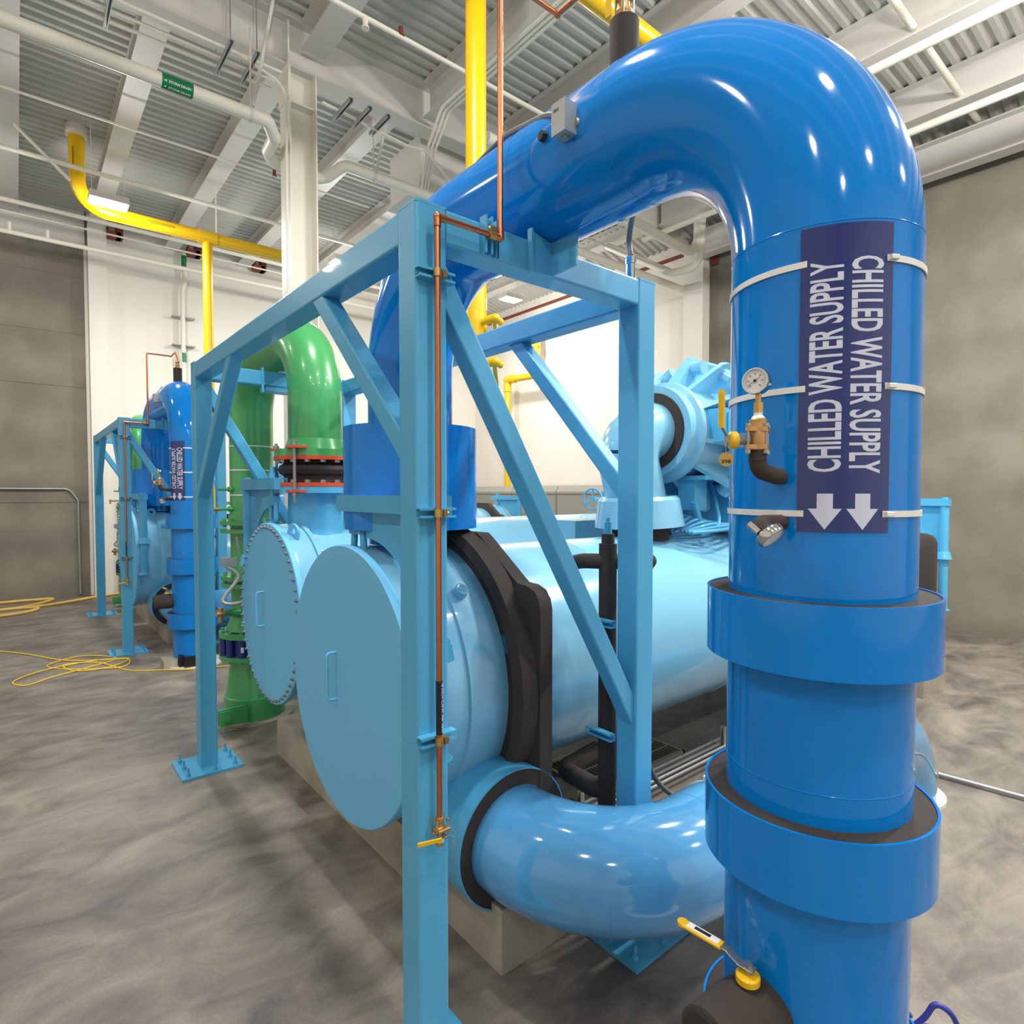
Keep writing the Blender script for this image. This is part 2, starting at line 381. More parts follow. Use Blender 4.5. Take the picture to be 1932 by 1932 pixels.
# --- steel frame
fr = thing('pipe_support_frame', 'large light blue steel tube frame in the foreground carrying the blue pipe', 'steel frame', (2.05, 4.19, 0)); UNIT['frame'] = fr
X0, X1, Y0, Y1, ZT, T = 1.27, 2.845, 2.148, 6.226, 3.78, .15
h = T / 2
for (x, y) in ((X0, Y0), (X1 - T, Y0), (X0, Y1 - T), (X1 - T, Y1 - T)):
    MB().bar((x + h, y + h, .02), (x + h, y + h, ZT - .012), T).build('post', 'sky', fr)
    MB().bar((x + h, y + h, ZT - .012), (x + h, y + h, ZT), T + .002, r=.008).build('cap_plate', 'sky', fr)
    mb = MB().box((x + h - .26, y + h - .24, 0), (x + h + .26, y + h + .24, .022))
    bp = mb.build('base_plate', 'sky', fr)
    for (dx, dy) in ((-.2, -.18), (-.2, 0), (-.2, .18), (.2, -.18), (.2, 0), (.2, .18), (0.02, -.2)):
        q = (x + h + dx, y + h + dy)
        MB().cyl((*q, .02), (*q, .10), .010, n=10).hexn((*q, .022), (*q, .045), .02).build('anchor_bolt', 'sky', bp)
zb = ZT - T / 2 - .004
MB().bar((X0 + T, Y0 + h, zb), (X1 - T, Y0 + h, zb), T - .006).build('top_beam', 'sky', fr)
MB().bar((X0 + T, Y1 - h, zb), (X1 - T, Y1 - h, zb), T - .006).build('top_beam', 'sky', fr)
MB().bar((X0 + h, Y0 + T, zb), (X0 + h, Y1 - T, zb), T - .006).build('top_beam', 'sky', fr)
MB().bar((X1 - h, Y0 + T, zb), (X1 - h, Y1 - T, zb), T - .006).build('top_beam', 'sky', fr)
zl = ZT - T
def brace(p0, p1): MB().bar(p0, p1, .1, r=.012, up=(0, 1, 0) if abs(p0[1] - p1[1]) < .01 else (1, 0, 0)).build('diagonal_brace', 'sky', fr)
for y in (Y0 + .075, Y1 - .075): brace((X0 + T - .04, y, 3.55), (X1 - T + .04, y, 1.28))
for x, a, b, c, d in ((X0 + .06, 3.2, 2.80, 5.0, 2.62), (X1 - .075, 3.25, 2.62, 5.0, 2.62)):
    brace((x, a + .05, zl + .04), (x, Y0 + T - .04, b - .06)); brace((x, c - .05, zl + .04), (x, Y1 - T + .04, d - .06))
# saddle under the pipe: gusset plates on the beam
mb = MB()
mb.prism([(1.878, Y0 - .018, 3.81), (2.02, Y0 - .018, 3.775), (2.02, Y0 - .018, 3.625), (1.878, Y0 - .018, 3.617)], (0, .012, 0))
mb.prism([(2.012, Y0 - .18, 3.775), (2.012, Y0 + .0, 3.785), (2.012, Y0 + .0, 3.625), (2.012, Y0 - .18, 3.635)], (.012, 0, 0))
mb.box((1.872, Y0 - .03, 3.615), (1.884, Y0 + .0, 3.815))
mb.build('saddle_plate', 'sky', fr)
mb = MB(); mb.box((1.9, Y1 - .17, 3.58), (2.3, Y1 + .02, 3.62)); mb.box((1.86, Y1 - .165, 3.56), (1.88, Y1 - .15, 3.8)); mb.build('saddle_plate', 'sky', fr)
# strut channels for the copper line
def channel(mb, p0, p1, open_dir, s=.042):
    p0 = V(p0); p1 = V(p1); d = (p1 - p0).normalized(); o = V(open_dir).normalized(); u = d.cross(o); t = .005; L = p1 - p0
    def q(a0, a1, b0, b1): mb.prism([p0 + o * a0 + u * b0, p0 + o * a1 + u * b0, p0 + o * a1 + u * b1, p0 + o * a0 + u * b1], L)
    q(0, t, -s / 2, s / 2); q(t, s, -s / 2, -s / 2 + t); q(t, s, s / 2 - t, s / 2); q(s - t, s, -s / 2 + t, -s / 4); q(s - t, s, s / 4, s / 2 - t)
    return mb
for z in (3.475, 2.497, 1.545):
    channel(MB(), (1.262, Y0, z), (1.435, Y0, z), (0, -1, 0)).build('strut_channel', 'sky', fr)
channel(MB(), (1.615, Y0, 3.63), (1.615, Y0, 3.79), (0, -1, 0)).build('strut_channel', 'sky', fr)
channel(MB(), (1.68, Y0, 3.63), (1.68, Y0, 3.79), (0, -1, 0), .02).build('strut_channel', 'sky', fr)
for z in (1.81, 1.14):
    channel(MB(), (2.69, Y0 + T, z), (2.69, Y0 + T + .2, z), (-1, 0, 0)).build('strut_channel', 'sky', fr)

# --- chilled water supply pipe
RX, RY, RR = 2.03, .874, .277
Y2 = 3.51; ZR = 4.065
ch = thing('chilled_water_pipe', 'big glossy dark blue pipe arching over the frame, nearest the camera', 'pipe', (RX, RY, 0)); UNIT['chw'] = ch
path = fillet([(RX, RY, 0), (RX, RY, ZR), (RX, Y2, ZR), (RX, Y2, 2.25)], .72, 28)
MB().sweep(path, RR, 72).build('pipe_jacket', 'blue', ch)
mb = MB()
for p, a in (((RX, RY + .72, ZR), (0, 1, 0)), ((RX, 2.16, ZR), (0, 1, 0)), ((RX, Y2 - .72, ZR), (0, 1, 0)), ((RX, RY, 3.345), (0, 0, 1)), ((RX, RY, 1.7), (0, 0, 1))):
    d = V(a) * .004; MB().lathe(V(p) - d, a, [(0, RR - .001), (.004, RR + .0015), (.008, RR - .001)], 72).build('jacket_seam', 'blue', ch)
for z0, z1, ro in ((2.055, 2.266, .345), (1.388, 1.607, .345), (.58, .80, .345)):
    s = MB().shell((RX, RY, z0), (RX, RY, z1), ro - .008, ro, 72).build('coupling_sleeve', 'blue', ch)
    MB().shell((RX, RY, z0 + .01), (RX, RY, z1 - .004), RR - .004, ro - .007, 72).build('foam_core', 'foam', s)
MB().shell((RX, RY, 0.0), (RX, RY, .03), RR, .40, 48).build('floor_collar', 'white', ch)
s = MB().shell((RX, Y2, 2.35), (RX, Y2, 3.0), .427, .437, 72).build('flange_sleeve', 'blue', ch)
MB().shell((RX, Y2, 2.36), (RX, Y2, 2.99), RR - .004, .428, 72).build('foam_core', 'foam', s)
# pipe marker: sheet wrapped round the riser, facing the camera side
TH0 = math.atan2(-RY, -RX)     # direction from the riser toward the open floor
def onr(th, z, r): a = TH0 - R(th); return V((RX + math.cos(a) * r, RY + math.sin(a) * r, z))
def patch(mb, t0, t1, z0, z1, r, n=24, thick=.0015, topz=None):
    # th grows to the left in the photograph
    vs = []; m = n + 1
    for k in range(m): 
        th = t0 + (t1 - t0) * k / n; vs += [onr(th, z0, r), onr(th, z1, r), onr(th, z1, r + thick), onr(th, z0, r + thick)]
    fs = []
    for k in range(n):
        a = 4 * k; b = a + 4
        for i in range(4): j = (i + 1) % 4; fs.append((a + i, b + i, b + j, a + j))
    fs += [(0, 1, 2, 3), (4 * n + 3, 4 * n + 2, 4 * n + 1, 4 * n)]
    mb.add(vs, fs)
mk = MB(); patch(mk, 11.6, -39.0, 2.468, 3.335, RR + .0016); mk = mk.build('pipe_marker', 'navy', ch)
tag(mk, 'navy marker sheet reading chilled water supply with two arrows')
def marker_text(mb, s, tha, thb, za, zb, up):
    """tha..thb: baseline side to cap side; za: z where the line starts"""
    Hh = abs(thb - tha) * math.pi / 180 * RR; W = abs(zb - za)
    vs, fs = text_pts(s, Hh, W)
    out = [onr(tha + (thb - tha) * y / Hh, za + (zb - za) * x / W, RR + .0038) for x, y, _ in vs]
    mb.add(out, fs)
mb = MB()
marker_text(mb, 'CHILLED WATER SUPPLY', -11.3, 6.4, 2.64, 3.235, 1); mb.build('lettering', 'letter', mk); mb = MB()
marker_text(mb, 'CHILLED WATER SUPPLY', -15.2, -33.0, 3.24, 2.635, -1)
mb.build('lettering', 'letter', mk); mb = MB()
def arrow(c):
    mb = MB()
    w2, hw = 4.2, 8.9
    pts = [(c - w2, 2.578), (c + w2, 2.578), (c + w2, 2.535), (c + hw, 2.535), (c, 2.475), (c - hw, 2.535), (c - w2, 2.535)]
    tris = [(0, 1, 2), (0, 2, 6), (3, 4, 5)]
    bm = bmesh.new(); vv = [bm.verts.new((p[0] * .01, p[1], 0)) for p in pts]
    for t_ in tris: bm.faces.new([vv[i] for i in t_])
    for k in range(-6, 7): bmesh.ops.bisect_plane(bm, geom=bm.verts[:] + bm.edges[:] + bm.faces[:], plane_co=(c * .01 + k * .015, 0, 0), plane_no=(1, 0, 0))
    bm.verts.index_update()
    mb.add([onr(v.co.x * 100, v.co.y, RR + .0038) for v in bm.verts], [tuple(v.index for v in f.verts) for f in bm.faces]); bm.free(); mb.build('arrow', 'letter', mk)
arrow(-3.2); arrow(-23.3)
for zt, t0, t1 in ((3.235, 9.5, -320), (2.88, 9.5, -320), (2.52, 9.5, -320)):
    mb = MB(); pts = []
    a0, a1 = 8.0, 8.0 - 360 + 46
    for k in range(65):
        th = (a0 + (325 - a0) * k / 64); pts.append(th)
    vs = []; 
    for th in pts: vs += [onr(th, zt - .009, RR + .001), onr(th, zt + .009, RR + .001), onr(th, zt + .009, RR + .005), onr(th, zt - .009, RR + .005)]
    fs = []
    for k in range(64):
        a = 4 * k
        for i in range(4): j = (i + 1) % 4; fs.append((a + i, a + 4 + i, a + 4 + j, a + j))
    mb.add(vs, fs + [(0, 1, 2, 3), (4 * 64 + 3, 4 * 64 + 2, 4 * 64 + 1, 4 * 64)])
    hx = -38.0; p = onr(hx, zt, RR + .007); tdir = onr(hx + 1, zt, RR) - onr(hx - 1, zt, RR)
    mb.bar(p - tdir.normalized() * .012, p + tdir.normalized() * .012, .022, .014, r=.003)
    mb.build('cable_tie', 'tie', ch)

# --- pressure gauge on a bronze ball valve, screwed into the riser
rd = V((.771, -.637, 0)); lf = -rd; toc = V((-.918, -.397, 0))      # right, left, toward the aisle
G = V((1.615, .864, 0))
def gz(z, l=0, o=0): return G + V((0, 0, z)) + lf * l + toc * o
gg = thing('pressure_gauge', 'round steel pressure gauge on a bronze valve with yellow lever, on the near blue pipe', 'pressure gauge', tuple(gz(2.62))); UNIT['gauge'] = gg
fn = (toc * .95 + lf * .32).normalized()
gc = gz(2.893, .004)
mb = MB().lathe(gc - fn * .018, fn, [(0, 0), (0, .033), (.004, .036), (.026, .036), (.032, .0378), (.038, .036), (.038, .032), (.033, .0315)], 40); gb = mb.build('gauge_case', 'chrome', gg)
MB().lathe(gc + fn * .016, fn, [(0, 0), (0, .032)], 32).build('dial_face', 'face', gb)
fx = V((0, 0, 1)).cross(fn).normalized(); fy = V((0, 0, 1))
mb = MB(); 
for k in range(28):
    a = R(225 - k * 10); d = fx * math.cos(a) + fy * math.sin(a); rr = .028; L = .0035 if k % 3 else .0055
    mb.bar(gc + fn * .017 + d * (rr - L), gc + fn * .017 + d * rr, .0009, .0004, r=.0001)
for k in range(7):
    a = R(225 - k * 45); d = fx * math.cos(a) + fy * math.sin(a)
    flat_text(mb, str(k * 10) if k else '0', gc + d * .019 - fx * .0025 - fy * .002, fx, fy, .0045, .005, .0172)
d = (fx * .82 + fy * .5).normalized(); mb.bar(gc + fn * .0185 - d * .025, gc + fn * .0185 + d * .017, .0018, .0006, r=.0002); mb.cyl(gc + fn * .017, gc + fn * .020, .004, n=12)
mb.build('dial_marks', 'black', gb)
MB().cyl(gz(2.826), gz(2.86), .008, n=16).hexn(gz(2.806), gz(2.833), .014).build('brass_fitting', 'brass', gg)
MB().cyl(gz(2.797), gz(2.808), .012, n=16).cyl(gz(2.788), gz(2.797), .02, .014, n=20).build('thread_seal', 'tie', gg)
mb = MB().lathe(gz(2.700), (0, 0, 1), [(0, 0), (0, .022), (.012, .026), (.055, .026), (.068, .022), (.085, .024), (.092, .016), (.092, 0)], 24)
for z in (2.702, 2.752):
    ring = []
    for k in range(24):
        a = 2 * math.pi * k / 24; r_ = .034 + .008 * math.cos(4 * a); ring.append(gz(z) + rd * r_ * math.cos(a + .78) + toc * r_ * math.sin(a + .78))
    mb.prism(ring, (0, 0, .013))
vb = mb.build('valve_body', 'bronze', gg)
mb = MB()
for k in range(4):
    a = R(45 + 90 * k) ; q = rd * .034 * math.cos(a - .0) + toc * .034 * math.sin(a - .0)
    q = rd * .036 * math.cos(R(90 * k) + .0 - .78 + .78 * 2) + toc * .036 * math.sin(R(90 * k) + .78)
    mb.cyl(gz(2.690) + q, gz(2.772) + q, .0035, n=10).hexn(gz(2.690) + q, gz(2.700) + q, .0075).hexn(gz(2.766) + q, gz(2.774) + q, .0075)
mb.build('valve_bolt', 'steel', gg)
MB().cyl(gz(2.728, .028), gz(2.728, .062), .021, n=24).build('clear_stem_cover', 'clear', gg)
MB().cyl(gz(2.728, .02), gz(2.728, .075), .008, n=12).build('valve_stem', 'steel', gg)
MB().lathe(gz(2.728, .058), lf, [(0, 0), (0, .021), (.004, .025), (.02, .025), (.024, .018), (.024, 0)], 28).build('yellow_collar', 'yellow', gg)
mb = MB().sweep([gz(2.728, .082, .004), gz(2.745, .088, .006), gz(2.765, .100, .008), gz(2.79, .102, .008)], .0, 4) if False else MB()
mb.bar(gz(2.712, .085, .004), gz(2.742, .087, .004), .018, .003, r=.001).bar(gz(2.740, .087, .004), gz(2.765, .101, .006), .016, .003, r=.001)
lv = mb.build('lever', 'steel', gg)
MB().bar(gz(2.762, .102, .007), gz(2.86, .102, .007), .019, .009, r=.004).cyl(gz(2.86, .102, .0025), gz(2.86, .102, .0115), .0095, n=20).build('lever_grip', 'yellow', lv)
mb = MB(); tc_ = gz(2.675, .088, .006); mb.lathe(tc_, toc, [(0, 0), (0, .02), (.0015, .02), (.0015, 0)], 28); tg = mb.build('valve_tag', 'tag', gg)
mb = MB(); txd = V((0, 0, 1)).cross(toc); flat_text(mb, '398', tc_ - txd * .013 - V((0, 0, .012)) + toc * .0018, txd, (0, 0, 1), .011, .026, .0004); mb.build('tag_number', 'black', tg)
MB().sweep([gz(2.728, .084, .006), gz(2.71, .09, .008), gz(2.69, .088, .008)], .0012, 6).build('tag_wire', 'steel', gg)
MB().sweep(fillet([gz(2.70), gz(2.645), gz(2.628, -.052, -.05), gz(2.628, -.06, -.13)], [.035, .01], 10), .024, 20, rs=None).torus(gz(2.672), (0, 0, 1), .0235, .002, 24, 6).build('insulated_elbow', 'foam', gg)

# --- thermometer below it
tp = G + rd * .036
tm = thing('dial_thermometer', 'tilted steel dial thermometer below the lowest white tie of the near blue pipe', 'thermometer', tuple(tp + V((0, 0, 2.42)))); UNIT['therm'] = tm
tcn = tp + V((0, 0, 2.462)); tn = (V((0, 0, -.60)) + rd * .62 + toc * .52).normalized()
tb = MB().lathe(tcn - tn * .012, tn, [(0, 0), (0, .034), (.005, .040), (.020, .041), (.028, .038), (.028, .034), (.022, .034)], 36).build('dial_case', 'chrome', tm)
MB().lathe(tcn + tn * .0085, tn, [(.003, .034), (.004, 0)], 32).build('dial_face', 'face', tb)
MB().cyl(tcn - tn * .008 - rd * .024, tcn - tn * .042 - rd * .030, .012, n=20).build('adjusting_nut', 'chrome', tm)
MB().sweep(fillet([tcn - tn * .01, tcn - tn * .045, tcn + rd * .04 - toc * .11 + V((0, 0, .03))], .02), .023, 16).build('foam_stub', 'foam', tm)

# --- insulated drain valve low on the riser
so = V((-.99, .13, 0)).normalized(); sb = V((RX, RY, .972))
dv = thing('drain_valve', 'thick black insulated stub with long yellow lever near the bottom edge of the photo', 'valve', (1.55, 1.0, .85)); UNIT['drain'] = dv
e0 = sb + so * .2; e1 = sb + so * .66
MB().lathe(e0, so, [(0, 0), (0, .105), (.22, .105), (.315, .1), (.32, .085), (.32, 0)], 40).build('foam_jacket', 'foam', dv)
MB().lathe(sb + so * .522, so, [(0, 0), (0, .084), (.004, .084), (.004, 0)], 32).build('end_cap', 'rubber', dv)
vx = sb + so * .335
MB().cyl(vx + V((0, 0, .095)), vx + V((0, 0, .112)), .036, n=28).build('foam_plug', 'rubber', dv)
MB().lathe(vx + V((0, 0, .110)), (0, 0, 1), [(0, 0), (0, .033), (.004, .036), (.022, .036), (.028, .03), (.028, 0)], 32).build('yellow_collar', 'yellow', dv)
MB().cyl(vx + V((0, 0, .13)), vx + V((0, 0, .158)), .011, n=16).hexn(vx + V((0, 0, .158)), vx + V((0, 0, .168)), .014).build('valve_stem', 'steel', dv)
ld = (lf * .75 - toc * .55).normalized()
ld = V((-.06, 1, 0)).normalized()
q0 = vx + V((0, 0, .156))
lv = MB().bar(q0 - ld * .02, q0 + ld * .03, .034, .004, r=.0015).bar(q0 + ld * .026, q0 + ld * .066 + V((0, 0, .018)), .03, .004, r=.0015).bar(q0 + ld * .062 + V((0, 0, .018)), q0 + ld * .10 + V((0, 0, .019)), .026, .004, r=.0015).build('lever', 'steel', dv)
zu = V((0, 0, .019))
gp = MB().bar(q0 + ld * .085 + zu, q0 + ld * .225 + zu, .036, .013, r=.006).cyl(q0 + ld * .225 + zu - V((0, 0, .006)), q0 + ld * .225 + zu + V((0, 0, .006)), .0175, n=20).build('lever_grip', 'yellow', lv)
mb = MB().bar(q0 + ld * .095 + zu + V((0, 0, .007)), q0 + ld * .205 + zu + V((0, 0, .007)), .026, .0016, r=.0005).build('grip_sticker', 'white', lv)
mb = MB().bar(q0 + ld * .125 + zu + V((0, 0, .0085)), q0 + ld * .18 + zu + V((0, 0, .0085)), .013, .0008, r=.0003).build('sticker_print', 'black', lv)

# --- air vent on top of the arch run, junction box, thermowell
av = thing('air_vent', 'black foam wrapped vent stub standing on top of the near blue pipe arch', 'vent', (RX, 1.705, 4.33)); UNIT['vent'] = av
MB().cyl((RX, 1.705, 4.31), (RX, 1.705, 4.575), .062, n=36).build('foam_jacket', 'foam', av)
mb = MB().cyl((RX, 1.705, 4.575), (RX, 1.705, 4.60), .034, n=20)
mb.lathe((RX, 1.705, 4.598), (0, 0, 1), [(0, .03), (.01, .036), (.02, .036), (.03, .022), (.06, .022), (.07, .034), (.08, .034), (.09, .016), (.13, .014), (.13, 0)], 20)
mb.build('valve_body', 'bronze', av)
mb = MB()
for a in range(4): q = V((RX + .036 * math.cos(a * 1.571 + .6), 1.705 + .036 * math.sin(a * 1.571 + .6), 0)); mb.cyl(q + V((0, 0, 4.585)), q + V((0, 0, 4.69)), .005, n=8)
mb.build('valve_bolt', 'steel', av)
MB().bar((RX - .05, 1.75, 4.60), (RX - .05, 1.75, 4.72), .03, .008, r=.003).build('lever_grip', 'yellow', av)
jb = thing('junction_box', 'small steel junction box on the side of the near blue pipe arch', 'junction box', (1.69, 1.72, 3.93)); UNIT['jbox'] = jb
MB().box((1.698, 1.718, 4.012), (1.765, 1.792, 4.135)).build('box_body', 'galv', jb)
mb = MB().box((1.689, 1.716, 4.01), (1.698, 1.794, 4.137)); lid = mb.build('box_lid', 'galv', jb)
mb = MB(); flat_text(mb, 'BAS', (1.6885, 1.779, 4.098), (0, -1, 0), (0, 0, 1), .014, .028, .0003); mirror_faces(mb) if False else None; mb.build('lid_writing', 'black', lid)
MB().cyl((1.73, 1.755, 4.0), (1.73, 1.755, 4.014), .014, n=16).build('knockout', 'galv', jb); MB().cyl((1.75, 1.72, 4.06), (1.79, 1.705, 4.06), .018, n=16).build('box_fitting', 'galv', jb)
MB().cyl((1.73, 1.905, 4.085), (1.80, 1.895, 4.085), .021, .023, n=6).build('black_plug', 'rubber', jb)
mb = MB().sweep(catmull([(1.745, 1.79, 4.115), (1.79, 1.93, 4.20), (1.85, 2.12, 4.275), (1.91, 2.36, 4.35), (1.95, 2.6, 4.36), (1.98, 2.8, 4.35)], 8), .014, 12)
UNIT['flexj'] = tag(mb.build('flexible_conduit', 'greyc'), 'grey flexible conduit running from the junction box along the top of the blue pipe', 'conduit')

# --- copper air vent line
cp = thing('copper_vent_line', 'thin copper vent line clamped to the nearest blue frame post', 'copper pipe', (1.338, 2.09, 1.05)); UNIT['copper'] = cp
cyp = 2.092
pts = [(1.338, cyp, 1.22), (1.338, cyp, 3.70), (1.664, cyp, 3.70), (1.664, cyp, 4.83), (RX - .02, cyp, 4.83), (RX - .02, 1.74, 4.83), (RX, 1.705, 4.73)]
MB().sweep(fillet(pts, [.012, .012, .012, .012, .02], 5), .0125, 16).build('copper_tube', 'copper', cp)
mb = MB()
for p, a in (((1.338, cyp, 3.70), 0), ((1.664, cyp, 3.70), 1), ((RX - .02, cyp, 4.83), 2)):
    MB().sphere(p, .0175, 14, 8).build('copper_elbow', 'copper', cp)
for p0, p1 in (((1.338, cyp, 3.66), (1.338, cyp, 3.70)), ((1.338, cyp, 3.70), (1.38, cyp, 3.70)), ((1.62, cyp, 3.70), (1.664, cyp, 3.70)), ((1.664, cyp, 3.70), (1.664, cyp, 3.74))): MB().cyl(p0, p1, .0160, n=16).build('copper_socket', 'copper', cp)
for z in (3.475, 2.497, 1.545):
    mb = MB().shell((1.338, cyp, z - .016), (1.338, cyp, z + .016), .0126, .018, 20).box((1.355, cyp - .014, z - .014), (1.375, cyp + .014, z + .014)).hexn((1.372, cyp, z), (1.385, cyp, z), .009)
    mb.build('pipe_clamp', 'brass', cp)
MB().shell((1.6, cyp, 3.70), (1.632, cyp, 3.70), .0126, .018, 20).box((1.6, cyp - .013, 3.712), (1.63, cyp + .013, 3.735)).build('pipe_clamp', 'brass', cp)
sl = MB().shell((1.338, cyp, 1.575), (1.338, cyp, 1.80), .0126, .0142, 24).build('black_label_sleeve', 'black', cp)
mb = MB(); flat_text(mb, '18 INCH C.H.W. AIR VENT', V((1.3395, cyp - .0146, 1.792)), (0, 0, -1), V((1, 0, 0)), .0095, .21, 0.0)
mb.build('sleeve_lettering', 'letter', sl)
mb = MB().lathe((1.338, cyp, 1.105), (0, 0, 1), [(0, 0), (0, .016), (.02, .017), (.022, .013), (.04, .018), (.055, .026), (.075, .026), (.085, .018), (.10, .016), (.105, .02), (.12, .018), (.125, .0)], 20)
mb.bar((1.31, cyp - .03, 1.182), (1.366, cyp - .03, 1.182), .02, .012, r=.004).bar((1.315, cyp + .02, 1.152), (1.362, cyp + .02, 1.182), .02, .012, r=.004)
mb.build('valve_body', 'brass', cp)
mb = MB()
for dx in (-.027, .027):
    for dy in (-.02, .02): mb.cyl((1.338 + dx, cyp + dy, 1.150), (1.338 + dx, cyp + dy, 1.215), .0035, n=8).hexn((1.338 + dx, cyp + dy, 1.21), (1.338 + dx, cyp + dy, 1.22), .0075)
mb.build('valve_bolt', 'steel', cp)
lv = MB().cyl((1.338, cyp - .02, 1.16), (1.338, cyp - .05, 1.16), .008, n=10).bar((1.35, cyp - .048, 1.164), (1.305, cyp - .042, 1.157), .014, .003, r=.001).build('lever', 'steel', cp)
MB().bar((1.318, cyp - .048, 1.157), (1.225, cyp - .01, 1.150), .008, .018, r=.003).build('lever_grip', 'yellow', lv)
MB().cyl((1.338, cyp, 1.122), (1.338, cyp, 1.134), .0175, n=16).build('thread_seal', 'tie', cp)
MB().lathe((1.385, cyp - .035, 1.12), (.7, -.7, .2), [(0, 0), (0, .018), (.002, .018), (.002, 0)], 20).sweep([(1.345, cyp - .045, 1.165), (1.375, cyp - .05, 1.15), (1.385, cyp - .035, 1.135)], .001, 5).build('valve_tag', 'steel', cp)

# --- chiller: two vessels, end covers, compressor
E1 = (3.51, 1.40); E2 = (5.33, 1.54)        # (y, z) of the vessel axes
XE = 10.0
cl = thing('water_chiller', 'huge light blue chiller with two round end covers inside the nearest frame', 'chiller', (5.8, 4.4, .36)); UNIT['chiller'] = cl
def cover(x, yz, r, bolts, th=.05, lipw=0.0):
    y, z = yz
    o = MB().lathe((x, y, z), (1, 0, 0), [(0, 0), (0, r - .006), (.006, r), (th, r), (th + .002, r - .02), (th + .002, 0)], 128).build('end_cover', 'plate', cl)
    hy = y + .02; hz = z + .02
    MB().sweep(fillet([(x, hy + .09, hz - .15), (x - .06, hy + .09, hz - .15), (x - .06, hy + .09, hz + .15), (x, hy + .09, hz + .15)], .02, 5), .009, 10).build('cover_handle', 'plate', o)
    if bolts:
        first = None
        for k in range(bolts):
            a = 2 * math.pi * (k + .5) / bolts; py = y + math.cos(a) * (r - .035); pz = z + math.sin(a) * (r - .035)
            if first is None:
                first = MB().hexn((x - .014, py, pz), (x, py, pz), .016).cyl((x - .024, py, pz), (x, py, pz), .008, n=8).build('cover_bolt', 'steel', o); f0 = V((0, py, pz))
            else:
                c = first.copy(); C.objects.link(c); c.parent = o; c.location = V((0, py, pz)) - f0
    return o
def eye(p, ax, upv, size, parent):
    p = V(p); ax = V(ax).normalized(); u = V(upv).normalized(); s = u.cross(ax); pts = []
    for k in range(13): a = math.pi * k / 12; pts.append(p + u * (.05 + size * math.sin(a)) * 1.0 + s * size * math.cos(a))
    pts += [p - s * size * 1.0 - u * .03, p + s * size * 1.0 - u * .03]
    n = len(pts); off = ax * .022
    mb = MB(); c = p + u * .05; hole = []
    # plate with an eye: ring of quads between outline and hole
    hs = []
    for q in pts: d = (q - c).normalized(); hs.append(c + d * size * .42)
    vs = pts + hs + [q + off for q in pts] + [q + off for q in hs]; fs = []
    for k in range(n):
        j = (k + 1) % n
        fs += [(k, j, n + j, n + k), (2 * n + j, 2 * n + k, 3 * n + k, 3 * n + j), (j, k, 2 * n + k, 2 * n + j), (n + k, n + j, 3 * n + j, 3 * n + k)]
    mb.add(vs, fs); return mb.build('lifting_eye', 'plate', parent)
# evaporator (vessel 1)
XV1 = 1.545
c1 = cover(XV1, E1, .857, 0)
wb = MB().lathe((XV1 + .05, *E1), (1, 0, 0), [(0, .80), (0, .845), (.30, .845), (.31, .86), (.62, .86), (.64, .835), (.70, .80), (.70, .5)], 128).build('water_box', 'shell', cl)
eye((XV1 + .30, E1[0] - .33, E1[1] + .79), (0.25, .9, .35), (0, -.36, .93), .07, wb)
eye((XV1 + .62, E1[0] - .815, E1[1] + .30), (1, 0, 0), (0, -.95, .3), .055, wb)
MB().cyl((1.988, 2.90, 1.975), (1.985, 2.855, 2.02), .042, n=28).torus((1.985, 2.855, 2.02), (0, -.72, .69), .032, .009, 24, 8).box((1.955, 2.84, 2.0), (2.015, 2.86, 2.03)).build('plug_boss', 'shell', wb)
MB().lathe((XV1 + .62, *E1), (1, 0, 0), [(0, .862), (.0, .925), (.10, .93), (.12, .90), (.12, .5)], 96).build('foam_ring', 'foam', cl)
def sheet_outline(y, z, a, top, hz):
    # outline of the foam around the tube sheet: chamfered top, vertical shoulders (y half width a)
    pts = [(-.52, top), (-.30, top + .03)]
    half = [(.0, top), (.38, top), (.43, top - .03), (.75, .665), (.79, .64), (.87, .635), (.94, .61), (.975, .565), (a, .50), (a, -1.0), (.94, -1.04)]
    l = [(-p, q) for p, q in half[::-1]]
    return l + half[1:]
def foam_sheet(x, yz, a, top, thick=.115, name='tube_sheet_foam'):
    y, z = yz; o = sheet_outline(y, z, a, top, 0)
    mb = MB(); n = len(o)
    def ringp(xx, s, d=0): return [V((xx, y + p * s, z + q * s)) for p, q in o]
    A = ringp(x, .955); B = ringp(x + .02, 1.0); Cc = ringp(x + thick, 1.0)
    ctr = V((x, y, z - .2))
    vs = [ctr] + A + B + Cc + [ctr + V((thick, 0, 0))]; fs = []
    for k in range(n):
        j = (k + 1) % n
        fs += [(0, 1 + k, 1 + j), (1 + k, 1 + n + k, 1 + n + j, 1 + j), (1 + n + k, 1 + 2 * n + k, 1 + 2 * n + j, 1 + n + j), (1 + 3 * n, 1 + 2 * n + j, 1 + 2 * n + k)]
    mb.add(vs, fs); return mb.build(name, 'foam', cl, ang=50)
fs1 = foam_sheet(2.275, E1, .99, .92)
MB().lathe((2.14, *E1), (1, 0, 0), [(0, .93), (.03, .985), (.14, .99), (.15, .5)], 96).build('foam_ring', 'foam', fs1)
sh = MB().lathe((2.38, *E1), (1, 0, 0), [(0, .6), (0, .795), (6.95, .795), (6.95, .6)], 128).build('evaporator_shell', 'shell', cl)
mb = MB()
for xx in (3.35, 5.0, 6.6): MB().lathe((xx, *E1), (1, 0, 0), [(0, .794), (.006, .7985), (.012, .794)], 96).build('jacket_seam', 'shell', sh)
foam_sheet(9.33, E1, .99, .92)
